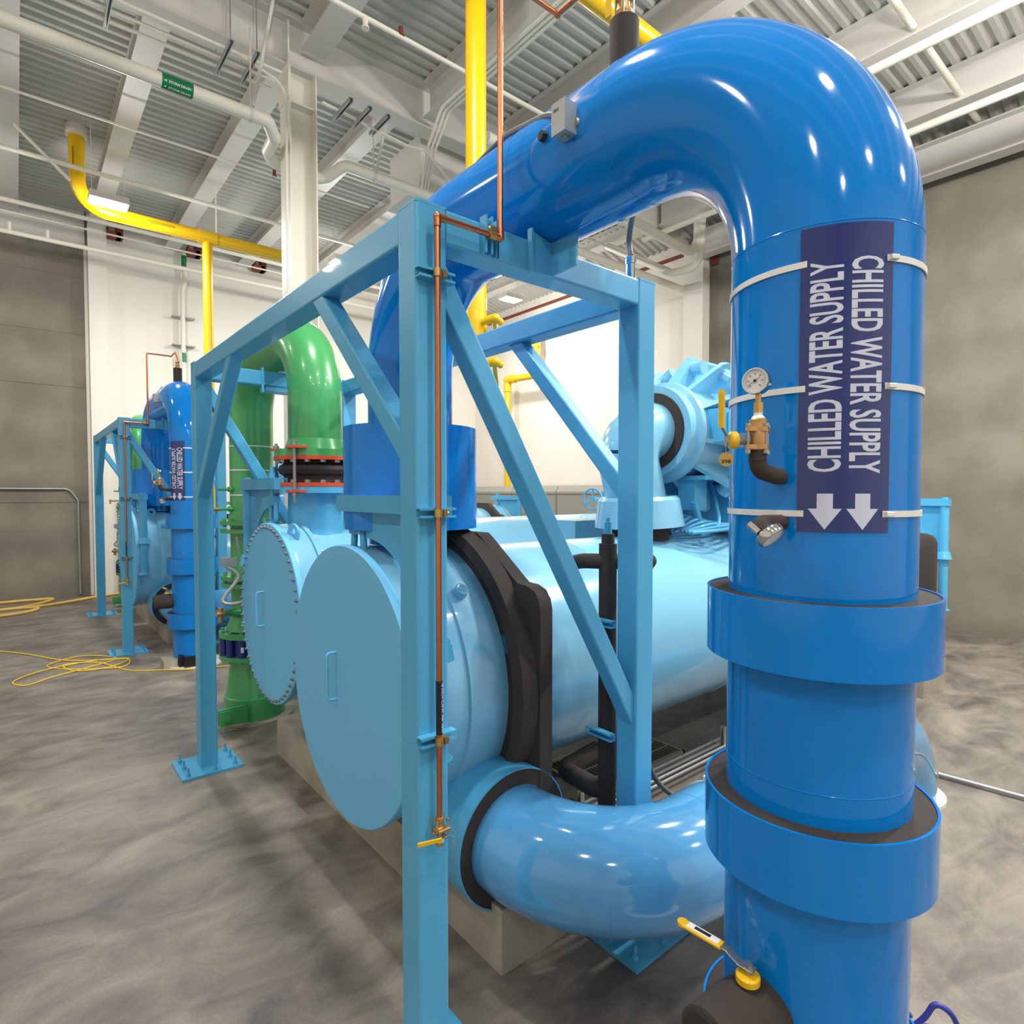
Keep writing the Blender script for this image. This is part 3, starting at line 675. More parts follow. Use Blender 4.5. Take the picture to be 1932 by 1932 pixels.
MB().lathe((9.44, *E1), (1, 0, 0), [(0, .86), (.5, .86), (.5, .7), (.62, .45), (.66, 0)], 96).build('water_box', 'shell', cl)
# condenser (vessel 2)
XV2 = 1.66
c2 = cover(XV2, E2, .78, 56, .045)
wb2 = MB().lathe((XV2 + .047, *E2), (1, 0, 0), [(0, .6), (0, .765), (.02, .77), (.17, .77), (.172, .755), (.182, .755), (.184, .775), (.22, .775), (.23, .72), (.75, .72), (.75, .8), (.85, .8), (.85, .5)], 128).build('water_box', 'shell', cl)
for k in range(56):
    a = 2 * math.pi * (k + .5) / 56
    if -1.2 < a - 2.0 < 1.6 or a > 6:
        py = E2[0] + math.cos(a) * .748; pz = E2[1] + math.sin(a) * .748
        MB().hexn((XV2 + .265, py, pz), (XV2 + .29, py, pz), .015).build('flange_bolt', 'steel', wb2) if k % 2 == 0 else None
eye((XV2 + .09, E2[0] - .36, E2[1] + .68), (.9, .35, 0), (0, -.45, .89), .065, wb2)
eye((XV2 + .09, E2[0] + .33, E2[1] + .70), (.9, -.35, 0), (0, .45, .89), .055, wb2)
s2 = MB().lathe((2.5, *E2), (1, 0, 0), [(0, .4), (0, .77), (6.8, .77), (6.8, .4)], 96).build('condenser_shell', 'shell', cl)
MB().box((4.6, 4.5, 1.9), (8.2, 5.3, 2.28)).build('economizer_box', 'shell', cl)
MB().lathe((9.3, *E2), (1, 0, 0), [(0, 0), (0, .85), (.1, .85), (.1, .72), (.5, .72), (.6, .4), (.62, 0)], 64).build('water_box', 'shell', cl)
# saddles/feet below the tube sheets
for x in (2.28, 9.25):
    for yz in (E1, E2): MB().box((x, yz[0] - .55, .36), (x + .08, yz[0] + .55, yz[1] - .6)).build('support_foot', 'sky', cl)
# condenser water inlet nozzle with ring rising to the expansion joint
XG = 2.1; YG = 7.25; RG = .235
MB().lathe((XG, E2[0], 2.0), (0, 0, 1), [(0, .34), (.18, .27), (.32, .245), (.58, .24), (.58, .355), (.635, .355), (.635, .2)], 64).build('nozzle', 'sky', cl)
# suction elbow, skirt, compressor
MB().lathe((4.43, E1[0], 2.08), (0, 0, 1), [(0, .27), (.2, .27), (.22, .2)], 48).build('nozzle_foam', 'foam', cl)
MB().lathe((4.43, E1[0], 2.28), (-.05, 0, 1), [(0, .40), (.0, .41), (.24, .37), (.27, .34), (.27, .2)], 64).build('nozzle_skirt', 'shell', cl)
MB().sweep(fillet([(4.42, E1[0], 2.4), (4.27, E1[0], 2.86), (4.30, E1[0], 3.15), (4.72, E1[0], 3.15)], [.25, .28], 12), .27, 48).build('suction_elbow', 'shell', cl)
cm = MB().lathe((4.60, E1[0], 3.15), (1, 0, 0), [(0, .36), (0, .425), (.10, .43), (.13, .47), (.17, .48), (.20, .445), (.55, .46), (.8, .50), (1.25, .50), (1.3, .3)], 80).build('compressor_body', 'shell', cl)
MB().lathe((4.585, E1[0], 3.15), (1, 0, 0), [(0, .265), (0, .355), (.03, .36), (.03, .265)], 64).build('foam_ring', 'foam', cm)
zc = 3.15
for k, a in enumerate((-78, -45, -12, 28, 58, 88, 118, 148, 200, 250)):
    a = R(a); u = V((0, -math.sin(R(90) - a) if False else -math.cos(a), math.sin(a))); t_ = V((1, 0, 0)).cross(u)
    c = V((0, E1[0], zc))
    poly = [(4.80, .44), (5.06, .70), (5.13, .76), (5.22, .78), (5.31, .75), (5.37, .67), (5.52, .44)]
    rb = MB().prism([c + V((x, 0, 0)) + u * r - t_ * .02 for x, r in poly], t_ * .04).build('gusset_rib', 'shell', cm)
    MB().cyl(c + V((5.21, 0, 0)) + u * .66 - t_ * .02, c + V((5.21, 0, 0)) + u * .66 + t_ * .14, .068, n=24).build('rib_boss', 'shell', cm)
MB().lathe((5.50, E1[0], zc), (1, 0, 0), [(0, .3), (0, .76), (.03, .78), (.12, .78), (.14, .74), (.14, .3)], 8).build('volute_flange', 'shell', cm)
MB().lathe((5.63, E1[0], zc), (1, 0, 0), [(0, .3), (.05, .62), (.3, .70), (.6, .6), (.7, .45), (1.7, .45), (1.75, .3), (1.8, 0)], 64).build('motor_housing', 'shell', cm)
MB().box((4.86, E1[0] - .60, 3.04), (5.22, E1[0] - .38, 3.34)).box((4.90, E1[0] - .615, 3.08), (5.18, E1[0] - .60, 3.30)).build('control_box', 'sky', cm)
MB().cyl((5.1, E1[0] - .5, 2.93), (5.45, E1[0] - .5, 2.93), .045, n=20).build('sensor_tube', 'sky', cm)
MB().box((4.86, E1[0] - .30, 2.42), (5.06, E1[0] - .12, 2.72)).box((4.84, E1[0] - .42, 2.70), (5.5, E1[0] + .4, 2.74)).build('wiring_box', 'sky', cm)
MB().box((5.35, E1[0] - .42, 2.2), (5.75, E1[0] + .4, 2.66)).build('oil_sump', 'sky', cl)
MB().bar((4.75, E1[0] - .1, 2.2), (5.2, E1[0] - .1, 2.55), .06).bar((5.0, E1[0] - .3, 2.2), (4.85, E1[0] - .3, 2.5), .05).build('bracket', 'sky', cl)
mb = MB()
for k in range(7):
    yy = E1[0] - .48 + .07 * k; z0 = 2.2
    mb.sweep(catmull([(4.55 + .05 * k, yy, z0 + .03), (4.9, yy - .1, z0 + .05 + .02 * k), (5.3, yy - .05, z0 + .08), (5.75, yy + .1, z0 + .05 + .03 * (k % 3))], 8), .016, 8)
mb.sweep(catmull([(4.8, 3.1, 2.2), (5.0, 3.05, 2.28), (5.2, 3.2, 2.5), (5.25, 3.3, 2.7)], 8), .018, 8)
mb.build('cable_bundle', 'sky', cl)
mb = MB().cyl((3.9, E1[0] - .28, 2.12), (3.9, E1[0] - .34, 2.22), .028, n=14).sphere((3.9, E1[0] - .34, 2.24), .034, 14, 8).cyl((3.9, E1[0] - .34, 2.24), (3.83, E1[0] - .33, 2.3), .024, n=12).cyl((3.9, E1[0] - .34, 2.24), (3.98, E1[0] - .37, 2.24), .024, n=12)
mb.build('relief_valve', 'sky', cl)
# hand wheel valve by the condenser
hw = V((5.9, 5.45, 2.50)); ax = V((.966, .26, 0)).normalized()
mb = MB().torus(hw, ax, .135, .014, 40, 8)
a_, b_ = basis(ax)
for k in range(3): q = R(90 + 120 * k); mb.sweep([hw, hw + (a_ * math.cos(q) + b_ * math.sin(q)) * .13], .013, 8)
mb.cyl(hw - ax * .03, hw + ax * .03, .03, n=16); hwm = mb.build('hand_wheel', 'sky', cl)
MB().cyl(hw, hw + ax * .35, .016, n=10).cyl(hw + ax * .3, hw + ax * .42, .05, n=16).cyl(hw + ax * .36 - V((0, 0, .4)), hw + ax * .36 + V((0, 0, .08)), .04, n=16).build('valve_stem', 'sky', cl)
UNIT['elbow'] = None
# --- lower chilled water pipe, light blue
XN, ZN, YR_ = 2.11, .655, 1.82
lp = thing('return_water_pipe', 'glossy light blue pipe bending round the right post of the near frame, low down', 'pipe', (4.0, 1.82, 0)); UNIT['lower'] = lp
MB().sweep(fillet([(XN, 3.1, ZN), (XN, YR_, ZN - .02), (5.82, YR_, ZN - .02), (5.82, YR_, 0)], [.69, .62], 28), .297, 72).build('pipe_jacket', 'elbow', lp)
s = MB().shell((XN, 2.52, ZN), (XN, 3.02, ZN), .375, .384, 72).build('flange_sleeve', 'sky', lp)
MB().shell((XN, 2.525, ZN), (XN, 3.0, ZN), .285, .376, 72).build('foam_core', 'foam', s)
mb = MB()
for p, a in (((2.8 + .0, YR_, ZN - .02), (1, 0, 0)), ((2.11 + .202, 1.82 + .202, ZN - .02), (1, -1, 0)), ((5.2, YR_, ZN - .02), (1, 0, 0))):
    d = V(a).normalized() * .003; MB().lathe(V(p) - d, a, [(0, .295), (.003, .2985), (.006, .295)], 64).build('jacket_seam', 'elbow', lp)
MB().shell((3.02, YR_, ZN - .02), (3.032, YR_, ZN - .02), .296, .302, 64).box((3.018, YR_ + .06, ZN + .262), (3.036, YR_ + .1, ZN + .295)).build('cable_tie', 'tie', lp)
MB().shell((5.82, YR_, 0), (5.82, YR_, .03), .277, .36, 48).build('floor_collar', 'white', lp)
# --- green condenser water pipe, rubber joint
gp_ = thing('condenser_water_pipe', 'large green pipe arch with bolted flanges inside the nearest blue frame', 'pipe', (XG, YG, 0)); UNIT['green'] = gp_
MB().sweep(fillet([(XG, YG, .40), (XG, YG, 4.03), (XG, E2[0], 4.03), (XG, E2[0], 3.02)], .6, 24), RG, 64).build('pipe_run', 'green', gp_)
def flange(z, r, th, nb, parent, m='green', bolts='green', up=True, x=XG, y=YG, br=.017):
    f = MB().shell((x, y, z), (x, y, z + th), .1, r, 48).build('flange', m, parent)
    for k in range(nb):
        a = 2 * math.pi * k / nb; q = (x + (r - .035) * math.cos(a), y + (r - .035) * math.sin(a))
        MB().hexn((*q, z + th), (*q, z + th + .022), br * 1.25).hexn((*q, z - .022), (*q, z), br * 1.25).build('flange_bolt', bolts, f)
for z in (2.22, 2.13, 1.60, 1.52): flange(z, .34, .045, 12 if z in (2.22, 1.60) else 0, gp_)
MB().lathe((XG, YG, 2.265), (0, 0, 1), [(0, .26), (.12, .235)], 48).build('weld_neck', 'green', gp_)
MB().lathe((XG, YG, 1.02), (0, 0, 1), [(0, .29), (.0, .30), (.15, .24)], 48).build('weld_neck', 'green', gp_)
flange(.95, .37, .055, 14, gp_); flange(.70, .37, .05, 14, gp_)
bv = MB().lathe((XG, YG, .75), (0, 0, 1), [(0, .26), (0, .31), (.2, .31), (.2, .26)], 48)
for k in range(14):
    a = 2 * math.pi * k / 14; bv.cyl((XG + .325 * math.cos(a), YG + .325 * math.sin(a), .752), (XG + .325 * math.cos(a), YG + .325 * math.sin(a), .948), .045, n=14)
bvo = bv.build('butterfly_valve', 'navypaint', gp_)
mb = MB()
for ch_, az_ in (('1', 235), ('8', 250), ('N', 268)):
    a = R(az_); d = V((math.cos(a), math.sin(a), 0)); tdir = V((-math.sin(a), math.cos(a), 0))
    flat_text(mb, ch_, V((XG, YG, .815)) + d * .372 - tdir * .018, tdir, (0, 0, 1), .06, .034, 0)
mb.build('cast_lettering', 'letter', bvo)
MB().lathe((XG, YG, .0), (0, 0, 1), [(0, .2), (0, .33), (.26, .325), (.27, .31), (.70, .25), (.70, .2)], 64).build('base_reducer', 'green', gp_)
MB().box((XG - .48, YG - .36, .08), (XG - .20, YG - .30, .24)).box((XG - .48, YG - .42, .08), (XG - .20, YG - .40, .24)).cyl((XG - .40, YG - .44, .16), (XG - .40, YG - .28, .16), .035, n=6).build('clamp_lug', 'green', gp_)
mb = MB()
for z in (3.1, 2.83, 2.55): mb.shell((XG, YG, z), (XG, YG, z + .012), RG, RG + .004, 48)
mb.build('cable_tie', 'tie', gp_)
for z in (2.62, 2.40): MB().cyl((XG - .22, YG - .05, z), (XG - .38, YG - .07, z), .017, n=12).cyl((XG - .24, YG - .05, z), (XG - .27, YG - .055, z), .03, n=12).build('sensor_tap', 'green', gp_)
MB().cyl((XG - .36, YG - .07, 2.40), (XG - .47, YG - .08, 2.40), .02, n=12).cyl((XG - .46, YG - .08, 2.33), (XG - .46, YG - .08, 2.43), .018, n=12).build('small_valve', 'brass', gp_)
MB().lathe((XG - .2, YG - .12, 1.24), (-1, -.3, .1), [(0, 0), (0, .06), (.06, .05), (.1, .035), (.17, .035), (.17, 0)], 20).build('sensor_tap', 'green', gp_)
MB().cyl((XG - .36, YG - .17, 1.25), (XG - .45, YG - .2, 1.26), .03, n=8).cyl((XG - .40, YG - .18, 1.16), (XG - .40, YG - .18, 1.32), .025, n=10).build('small_valve', 'bronze', gp_)
MB().box((XG - .42, YG - .30, 1.78), (XG - .26, YG - .27, 1.88)).build('name_plate', 'galv', gp_)
MB().sweep(catmull([(XG - .36, YG - .28, 1.78), (XG - .25, YG - .32, 1.66), (XG - .42, YG - .36, 1.42), (XG - .2, YG - .42, 1.42), (XG + .05, YG - .42, 1.75)], 10), .02, 10).sweep([(XG - .22, YG - .26, 1.9), (XG - .25, YG - .28, 2.1)], .012, 8).build('flexible_conduit', 'galv', gp_)
MB().lathe((XG, E2[0], 2.96), (0, 0, 1), [(0, .27), (.10, RG)], 48).build('weld_neck', 'green', gp_)
flange(2.90, .355, .06, 0, gp_, y=E2[0])
MB().cyl((XG, YG, .0), (XG, YG, .02), .42, n=64).build('floor_collar', 'pad', gp_)
ej = thing('rubber_expansion_joint', 'black rubber expansion joint between orange rings and tie rods under the near green pipe', 'expansion joint', (XG, E2[0], 2.64)); UNIT['joint'] = ej
MB().lathe((XG, E2[0], 2.665), (0, 0, 1), [(0, .2), (0, .30), (.03, .27), (.065, .275), (.085, .31), (.12, .325), (.155, .31), (.175, .275), (.21, .27), (.235, .30), (.235, .2)], 64).build('bellows', 'rubber', ej)
for z in (2.637, 2.868): MB().shell((XG, E2[0], z), (XG, E2[0], z + .032), .2, .358, 64).build('retaining_ring', 'red', ej)
for k in range(16):
    a = R(11 + 22.5 * k); q = (XG + .322 * math.cos(a), E2[0] + .322 * math.sin(a))
    for z in (2.67, 2.846): MB().hexn((*q, z), (*q, z + .024), .027).build('ring_bolt', 'steel', ej)
for k in range(4):
    a = R(42 + 90 * k); d = V((math.cos(a), math.sin(a), 0)); t_ = V((-math.sin(a), math.cos(a), 0)); q = V((XG, E2[0], 0)) + d * .385
    rdp = MB().cyl(q + V((0, 0, 2.50)), q + V((0, 0, 3.03)), .013, n=14)
    rdp.hexn(q + V((0, 0, 2.555)), q + V((0, 0, 2.58)), .026).hexn(q + V((0, 0, 2.985)), q + V((0, 0, 3.01)), .026).cyl(q + V((0, 0, 2.98)), q + V((0, 0, 2.985)), .032, n=16)
    rdp.build('tie_rod', 'steel', ej)
    for z in (2.585, 2.96): MB().prism([q - d * .1 - t_ * .085 + V((0, 0, z)), q - d * .02 - t_ * .09 + V((0, 0, z)), q + d * .035 - t_ * .04 + V((0, 0, z)), q + d * .035 + t_ * .04 + V((0, 0, z)), q - d * .02 + t_ * .09 + V((0, 0, z)), q - d * .1 + t_ * .085 + V((0, 0, z))], (0, 0, .02)).build('rod_ear', 'red', ej)

# --- davit hoists for the end covers
def davit(name, x, yp, yc, zt, label, zb=1.15, key=None):
    d = thing('cover_davit', label, 'davit hoist', (x, yp, zb)); s = 1 if yc > yp else -1
    MB().cyl((x, yp, zb + .03), (x, yp, zt - .1), .055, n=28).lathe((x, yp, zb), (0, 0, 1), [(0, 0), (.03, .08), (.05, .085), (.07, .05)], 24).build('davit_post', 'sky', d)
    MB().box((x - .06, min(yp - s * .06, yc + s * .2), zt - .1), (x + .06, max(yp - s * .06, yc + s * .2), zt)).build('davit_arm', 'sky', d)
    for z in (zt - .84,): MB().cyl((x, yp, z), (x, yp, z + .1), .095, .07, n=28).box((x - .02, min(yp, yp + s * .12), z + .02), (x + .1, max(yp, yp + s * .12), z + .06)).build('bearing_bracket', 'sky', d)
    # gusset with a round cut-out
    L = abs(yc - yp); pts = [V((x, yp + s * .05, zt - .1)), V((x, yc - s * .08, zt - .1)), V((x, yc - s * .08, zt - .18))]
    for k in range(13):
        a = R(90 - 90 * k / 12); pts.append(V((x, yc - s * .10 + (-s) * (L - .24) * math.cos(a), zt - .86 + .60 * math.sin(a))))
    pts.append(V((x, yp + s * .05, zt - .9)))
    MB().prism(pts[::-1], (.02, 0, 0)).build('gusset_plate', 'sky', d)
    zc_ = zt - .1
    MB().cyl((x, yc, zc_ - .12), (x, yc, zt + .1), .028, n=14).hexn((x, yc, zt), (x, yc, zt + .05), .045).cyl((x, yp, zt), (x, yp, zt + .02), .04, n=14).build('arm_bolt', 'sky', d)
    mb = MB().sweep(fillet([(x, yc - .055, zc_ - .10), (x, yc - .075, zc_ - .26), (x, yc, zc_ - .33), (x, yc + .075, zc_ - .26), (x, yc + .055, zc_ - .10)], .05, 6), .021, 12)
    mb.box((x - .03, yc - .075, zc_ - .14), (x + .03, yc + .075, zc_ - .06)); mb.build('shackle', 'sky', d)
    MB().sweep(fillet([(x - .045, yc, zc_ - .5), (x - .045, yc, zc_ - .29), (x + .045, yc, zc_ - .29), (x + .045, yc, zc_ - .5)], .044, 8), .021, 12).build('shackle', 'sky', d)
    UNIT[key] = d
davit('d1', XV1 + .1, 2.60, E1[0] - .02, 2.565, 'light blue davit hoist holding the larger smooth near end cover, partly behind the nearest post', 1.16, 'd1')
davit('d2', XV2 + .1, E2[0] + .86, E2[0] + .12, 2.71, 'light blue davit hoist on a post left of the bolted near end cover', 1.23, 'd2')
davit('d3', 9.95, E1[0] - .93, E1[0] - .02, 2.50, 'light blue davit hoist standing at the far right end of the near chiller', .9, 'd3')
# --- concrete plinths
for x0, x1, k, lab in ((1.945, 2.42, 'p1', 'concrete plinth under the near end of the nearest chiller'), (8.7, 9.6, 'p2', 'concrete plinth under the right far end of the nearest chiller')):
    mb = MB(); mb.box((x0, 2.436, 0), (x1, 6.0, .358)); UNIT[k] = tag(mb.build('concrete_plinth', 'pad'), lab, 'concrete plinth')
# --- black insulated drip pipe behind the right post
bp_ = thing('insulated_pipe', 'thin black insulated pipe rising just behind the right post of the near frame', 'pipe', (2.78, 2.42, .45)); UNIT['blackpipe'] = bp_
MB().cyl((2.78, 2.44, .50), (2.78, 2.44, 2.27), .055, n=24).cyl((2.78, 2.44, 2.27), (2.78, 2.44, 2.33), .04, n=20).build('foam_tube', 'foam', bp_)
MB().cyl((2.78, 2.44, 2.33), (2.78, 2.44, 2.40), .024, n=14).cyl((2.78, 2.44, 2.40), (2.78, 2.44, 2.43), .014, n=12).build('end_fitting', 'sky', bp_)
MB().sweep(catmull([(2.78, 2.44, 2.16), (2.70, 2.56, 2.16), (2.72, 2.66, 2.14)], 6), .047, 18).sphere((2.72, 2.66, 2.14), .047).cyl((2.78, 2.44, 2.16), (3.0, 2.30, 2.16), .047, n=18).sphere((3.0, 2.30, 2.16), .047).sweep([(3.0, 2.30, 2.16), (3.03, 2.40, 2.05)], .045, 16).build('foam_tube', 'foam', bp_)
MB().sweep(fillet([(2.78, 2.44, .75), (2.78, 2.55, .72), (2.95, 3.0, .62), (3.4, 3.1, .6)], [.08, .2]), .062, 20).sweep(fillet([(2.78, 2.46, .53), (2.80, 2.62, .50), (2.72, 2.72, .55)], .06), .05, 16).build('foam_tube', 'foam', bp_)
# grey flexible conduits
mb = MB().sweep(catmull([(RX - .02, 1.72, 3.81), (RX + .09, 1.82, 3.82), (RX + .36, 2.0, 3.90), (RX + .63, 2.2, 3.88), (2.70, 2.225, 3.85)], 8), .017, 12) if False else MB().sweep(catmull([(2.03, 1.60, 3.80), (2.30, 1.82, 4.02), (2.58, 2.1, 4.08), (2.70, 2.225, 4.02), (2.715, 2.225, 3.93)], 10), .0165, 12)
fc = mb.build('flexible_conduit', 'greyc', None, loc=(2.715, 2.225, 3.78)); UNIT['flex2'] = tag(fc, 'dark flexible conduit from the right post top to the underside of the near blue pipe', 'conduit')
MB().cyl((2.715, 2.225, 3.78), (2.715, 2.225, 3.88), .024, n=20).cyl((2.715, 2.225, 3.88), (2.715, 2.225, 3.915), .03, n=20).build('conduit_fitting', 'chrome', fc)

# ------------------------------------------------------------------ far unit: copy of the near one
FAR = dict(frame='light blue steel tube frame standing farther back at the far left', chw='dark blue pipe with its own marker sheet, far one at left', gauge='small gauge and bronze valve on the far blue pipe',
    therm='small dial thermometer on the far blue pipe', drain='black insulated stub with small yellow lever on the far blue pipe', vent='black foam vent stub on top of the far blue pipe',
    jbox='small junction box on the far blue pipe arch', flexj='grey flexible conduit along the top of the far blue pipe', copper='thin copper vent line on the front post of the far frame',
    chiller='light blue chiller inside the far frame at left', lower='light blue low pipe behind the far blue pipe', green='green pipe arch inside the far frame', joint='black expansion joint under the far green pipe',
    d1='light blue davit hoist beside the larger end cover of the far chiller', d2='light blue davit hoist on the far side of the far chiller', d3='light blue davit hoist at the hidden right end of the far chiller',
    p1='concrete plinth under the near end of the far chiller', p2='concrete plinth under the hidden right end of the far chiller', blackpipe='thin black insulated pipe behind the far frame', flex2='flexible conduit at the top of the far frame')
for k, o in list(UNIT.items()):
    if o is None: continue
    c = copy_tree(o, None, (0, DY, 0)); c['label'] = FAR[k]

# ------------------------------------------------------------------ overhead and wall services
mb = MB().sweep(fillet([(XM, 8.46, 7.6), (2.72, 8.46, 7.6), (2.86, 8.62, 7.5), (2.95, 9.2, 7.6), (3.1, 9.45, 7.6), (3.9, 9.45, 7.6), (4.1, 9.10, 7.75), (13.2, 9.10, 7.75)], [.08, .1, .15, .15, .15, .15], 8), .085, 28)
sd = tag(mb.build('storm_drain_pipe', 'cream', None, loc=(1.5, 8.46, 7.6)), 'long white storm drain pipe with green STORM DRAIN sticker passing left of the column', 'pipe')
st = MB().shell((1.46, 8.46, 7.6), (1.80, 8.46, 7.6), .0855, .088, 40).build('storm_sticker', 'signgreen', sd)
mb = MB()
for th in (-62, -20):
    a0 = R(th); n_ = V((0, -math.cos(a0), math.sin(a0))); up_ = V((0, math.sin(a0), math.cos(a0)))
    flat_text(mb, 'STORM DRAIN', V((1.53, 8.46, 7.6)) + n_ * .0905 - up_ * .014, (1, 0, 0), up_, .028, .24, 0)
    for k_ in (0,): mb.prism([V((1.475, 8.46, 7.6)) + n_ * .0905, V((1.505, 8.46, 7.6)) + n_ * .0905 + up_ * .012, V((1.505, 8.46, 7.6)) + n_ * .0905 - up_ * .012], n_ * .0006)
mb.build('sticker_lettering', 'white', st)
for x, y in ((2.50, 8.46), (4.6, 9.10), (-.5, 8.46)):
    mb = MB().shell((x - .02, y, 7.6 if y < 9 else 7.75), (x + .02, y, 7.6 if y < 9 else 7.75), .0855, .093, 24).cyl((x, y, 7.68), (x, y, 8.72), .012, n=10).bar((x + .03, y, 7.72), (x + .32, y - .1, H - .02), .045)
    tag(mb.build('pipe_hanger', 'beam'), {2.5: 'white hanger with slanting strut just left of the column', 4.6: 'white hanger on the drain pipe right of the column', -.5: 'white hanger on the drain pipe near the left edge'}[x], 'pipe hanger')
for i, (y, z, lab) in enumerate(((8.72, 8.5, 'white conduit nearest the girder in the bundle above the storm drain pipe'), (8.95, 8.5, 'middle white conduit of the bundle above the storm drain pipe'), (9.16, 8.5, 'farthest white conduit of the bundle above the storm drain pipe'))):
    tag(MB().sweep([(XM, y, z), (3.0, y, z)], .022, 10).build('overhead_conduit', 'cream'), lab, 'conduit', 'overhead conduits')
for x, lab in ((.98, 'short white strut at the top left holding the conduits'), (2.27, 'longer white strut with slots left of the slanting hanger'), (2.6, 'white strut nearest the slanting hanger')):
    mb = channel(MB(), (x, 8.45, 8.46), (x, 9.25, 8.46), (0, 0, -1), .05); mb.cyl((x, 8.5, 8.46), (x, 8.5, H), .008, n=6).cyl((x, 9.2, 8.46), (x, 9.2, H), .008, n=6)
    tag(mb.build('ceiling_strut', 'galv'), lab, 'strut')
for x, lab in ((3.85, 'white strut right of the column, nearest it'), (4.15, 'second white strut right of the column'), (4.45, 'third white strut right of the column')):
    tag(channel(MB(), (x, 8.3, 8.3), (x, 8.9, 8.3), (0, 0, -1), .06).build('ceiling_strut', 'galv'), lab, 'strut')
def pipe(name, pts, r, m, label, cat='pipe', fil=.1, group=None, n=16, loc=None):
    return tag(MB().sweep(fillet(pts, fil, 8), r, n).build(name, m, None, loc=loc), label, cat, group)
sp = pipe('sprinkler_pipe', [(XM, 7.12, 8.55), (12.9, 7.12, 8.55)], .03, 'cream', 'white sprinkler pipe crossing the ceiling behind the tall yellow pipe')
MB().lathe((3.5, 7.12, 8.53), (0, 0, 1), [(-.12, 0), (-.12, .05), (-.10, .05), (-.08, .03), (0, .04)], 14).build('sprinkler_tee', 'cream', sp)
for x, y, z, l in ((4.0, 7.12, 8.57, 'small red sprinkler head below the deck right of the column'), (4.0, 12.1, 8.76, 'small sprinkler head above the left green pipe')):
    tag(MB().cyl((x, y, z), (x, y, z + .1), .03, n=12).cyl((x, y, z - .02), (x, y, z), .05, n=14).build('fire_sprinkler', 'red2'), l, 'sprinkler head')
dc = thing('ventilation_duct', 'large white duct box behind the tall yellow pipe near the ceiling', 'duct', (6.5, 9.9, 8.3))
MB().box((5.6, 9.3, 8.0), (7.6, 10.4, 8.9)).build('duct_body', 'beam', dc); MB().box((5.55, 9.25, 7.95), (7.65, 10.45, 8.02)).build('duct_flange', 'beam', dc)
for i, dy_ in enumerate((0, .07, .14)):
    pipe('overhead_conduit', [(12.9, 9.9 + dy_, 7.7), (5.9 + dy_, 9.9 + dy_, 7.7), (5.3 + dy_, 8.6, 8.2), (5.2 + dy_, 8.0, 8.55), (5.2 + dy_, -3, 8.55)], .022, 'cream',
         ['first white conduit bending below the roof beam left of the tall yellow pipe', 'second white conduit bending below the roof beam left of the tall yellow pipe', 'third white conduit bending below the roof beam left of the tall yellow pipe'][i], 'conduit', .3, 'overhead conduits')
pipe('overhead_conduit', [(3.6, 8.75, 8.35), (5.0, 8.7, 8.2), (5.3, 8.62, 8.2), (5.9, 8.75, 7.9), (12.5, 8.8, 7.9)], .022, 'cream', 'white conduit leaving the round box right of the column', 'conduit', .2, 'overhead conduits')
pipe('sprinkler_pipe', [(9.05, YM, 8.3), (9.05, 6.0, 8.3), (9.05, 8.7, 8.3)], .06, 'cream', 'upper of two white ceiling pipes right of the blue arch', n=20)
pipe('sprinkler_pipe', [(11.05, YM, 8.3), (11.05, 8.7, 8.3)], .06, 'cream', 'lower of two white ceiling pipes right of the blue arch', n=20)
pipe('ceiling_conduit', [(7.0, 3.0, 9.0), (12.9, 3.0, 9.0)], .05, 'cream', 'short white pipe crossing the two ceiling pipes at the upper right')
pipe('sprinkler_pipe', [(6.0, 7.9, 8.35), (12.0, 7.9, 7.9), (12.0, 7.9, 9.3)], .1, 'cream', 'white pipe curving up near the red bracket under the blue arch', fil=.5, n=20)
dpipe = pipe('drain_pipe', [(12.0, 10.6, 9.0), (12.0, 8.6, 7.75), (12.0, 7.85, 7.7), (12.0, 7.80, 8.9)], .09, 'cream', 'white curved pipe below the blue arch beside the red steel', fil=.3, n=20)
rp = MB().cyl((11.95, 7.5, 8.82), (12.0, 7.15, 8.86), .11, n=20); tag(rp.build('orange_pipe_end', 'orange'), 'orange banded pipe end seen under the blue arch', 'pipe')
for pts, l in (([(13.40, 7.45, 8.95), (13.40, 7.45, 7.9)], 'rust red vertical steel strip at right under the blue arch'), ([(13.40, 8.35, 8.95), (13.40, 8.35, 8.2)], 'rust red vertical steel strip behind the white curved pipe'),
               ([(13.40, 17.5, 8.7), (13.40, 9.1, 8.7)], 'long rust red steel band along the top of the right white wall')):
    tag(MB().bar(pts[0], pts[1], .2, .05).build('red_steel_strip', 'red2'), l, 'steel strip')
for x, l in ((2.05, 'rust red bracket at the head of the white pilaster'), (3.85, 'rust red bracket left of the white wall pipe'), (5.55, 'rust red bracket above the copper loop')):
    mb = MB().box((x - .18, 18.05, 8.98), (x + .12, 18.3, 9.12)).box((x + .02, 18.05, 8.98), (x + .16, 18.3, 9.38)).box((x - .18, 18.05, 9.12), (x - .14, 18.3, 9.2))
    tag(mb.build('red_bracket', 'red2'), l, 'bracket')
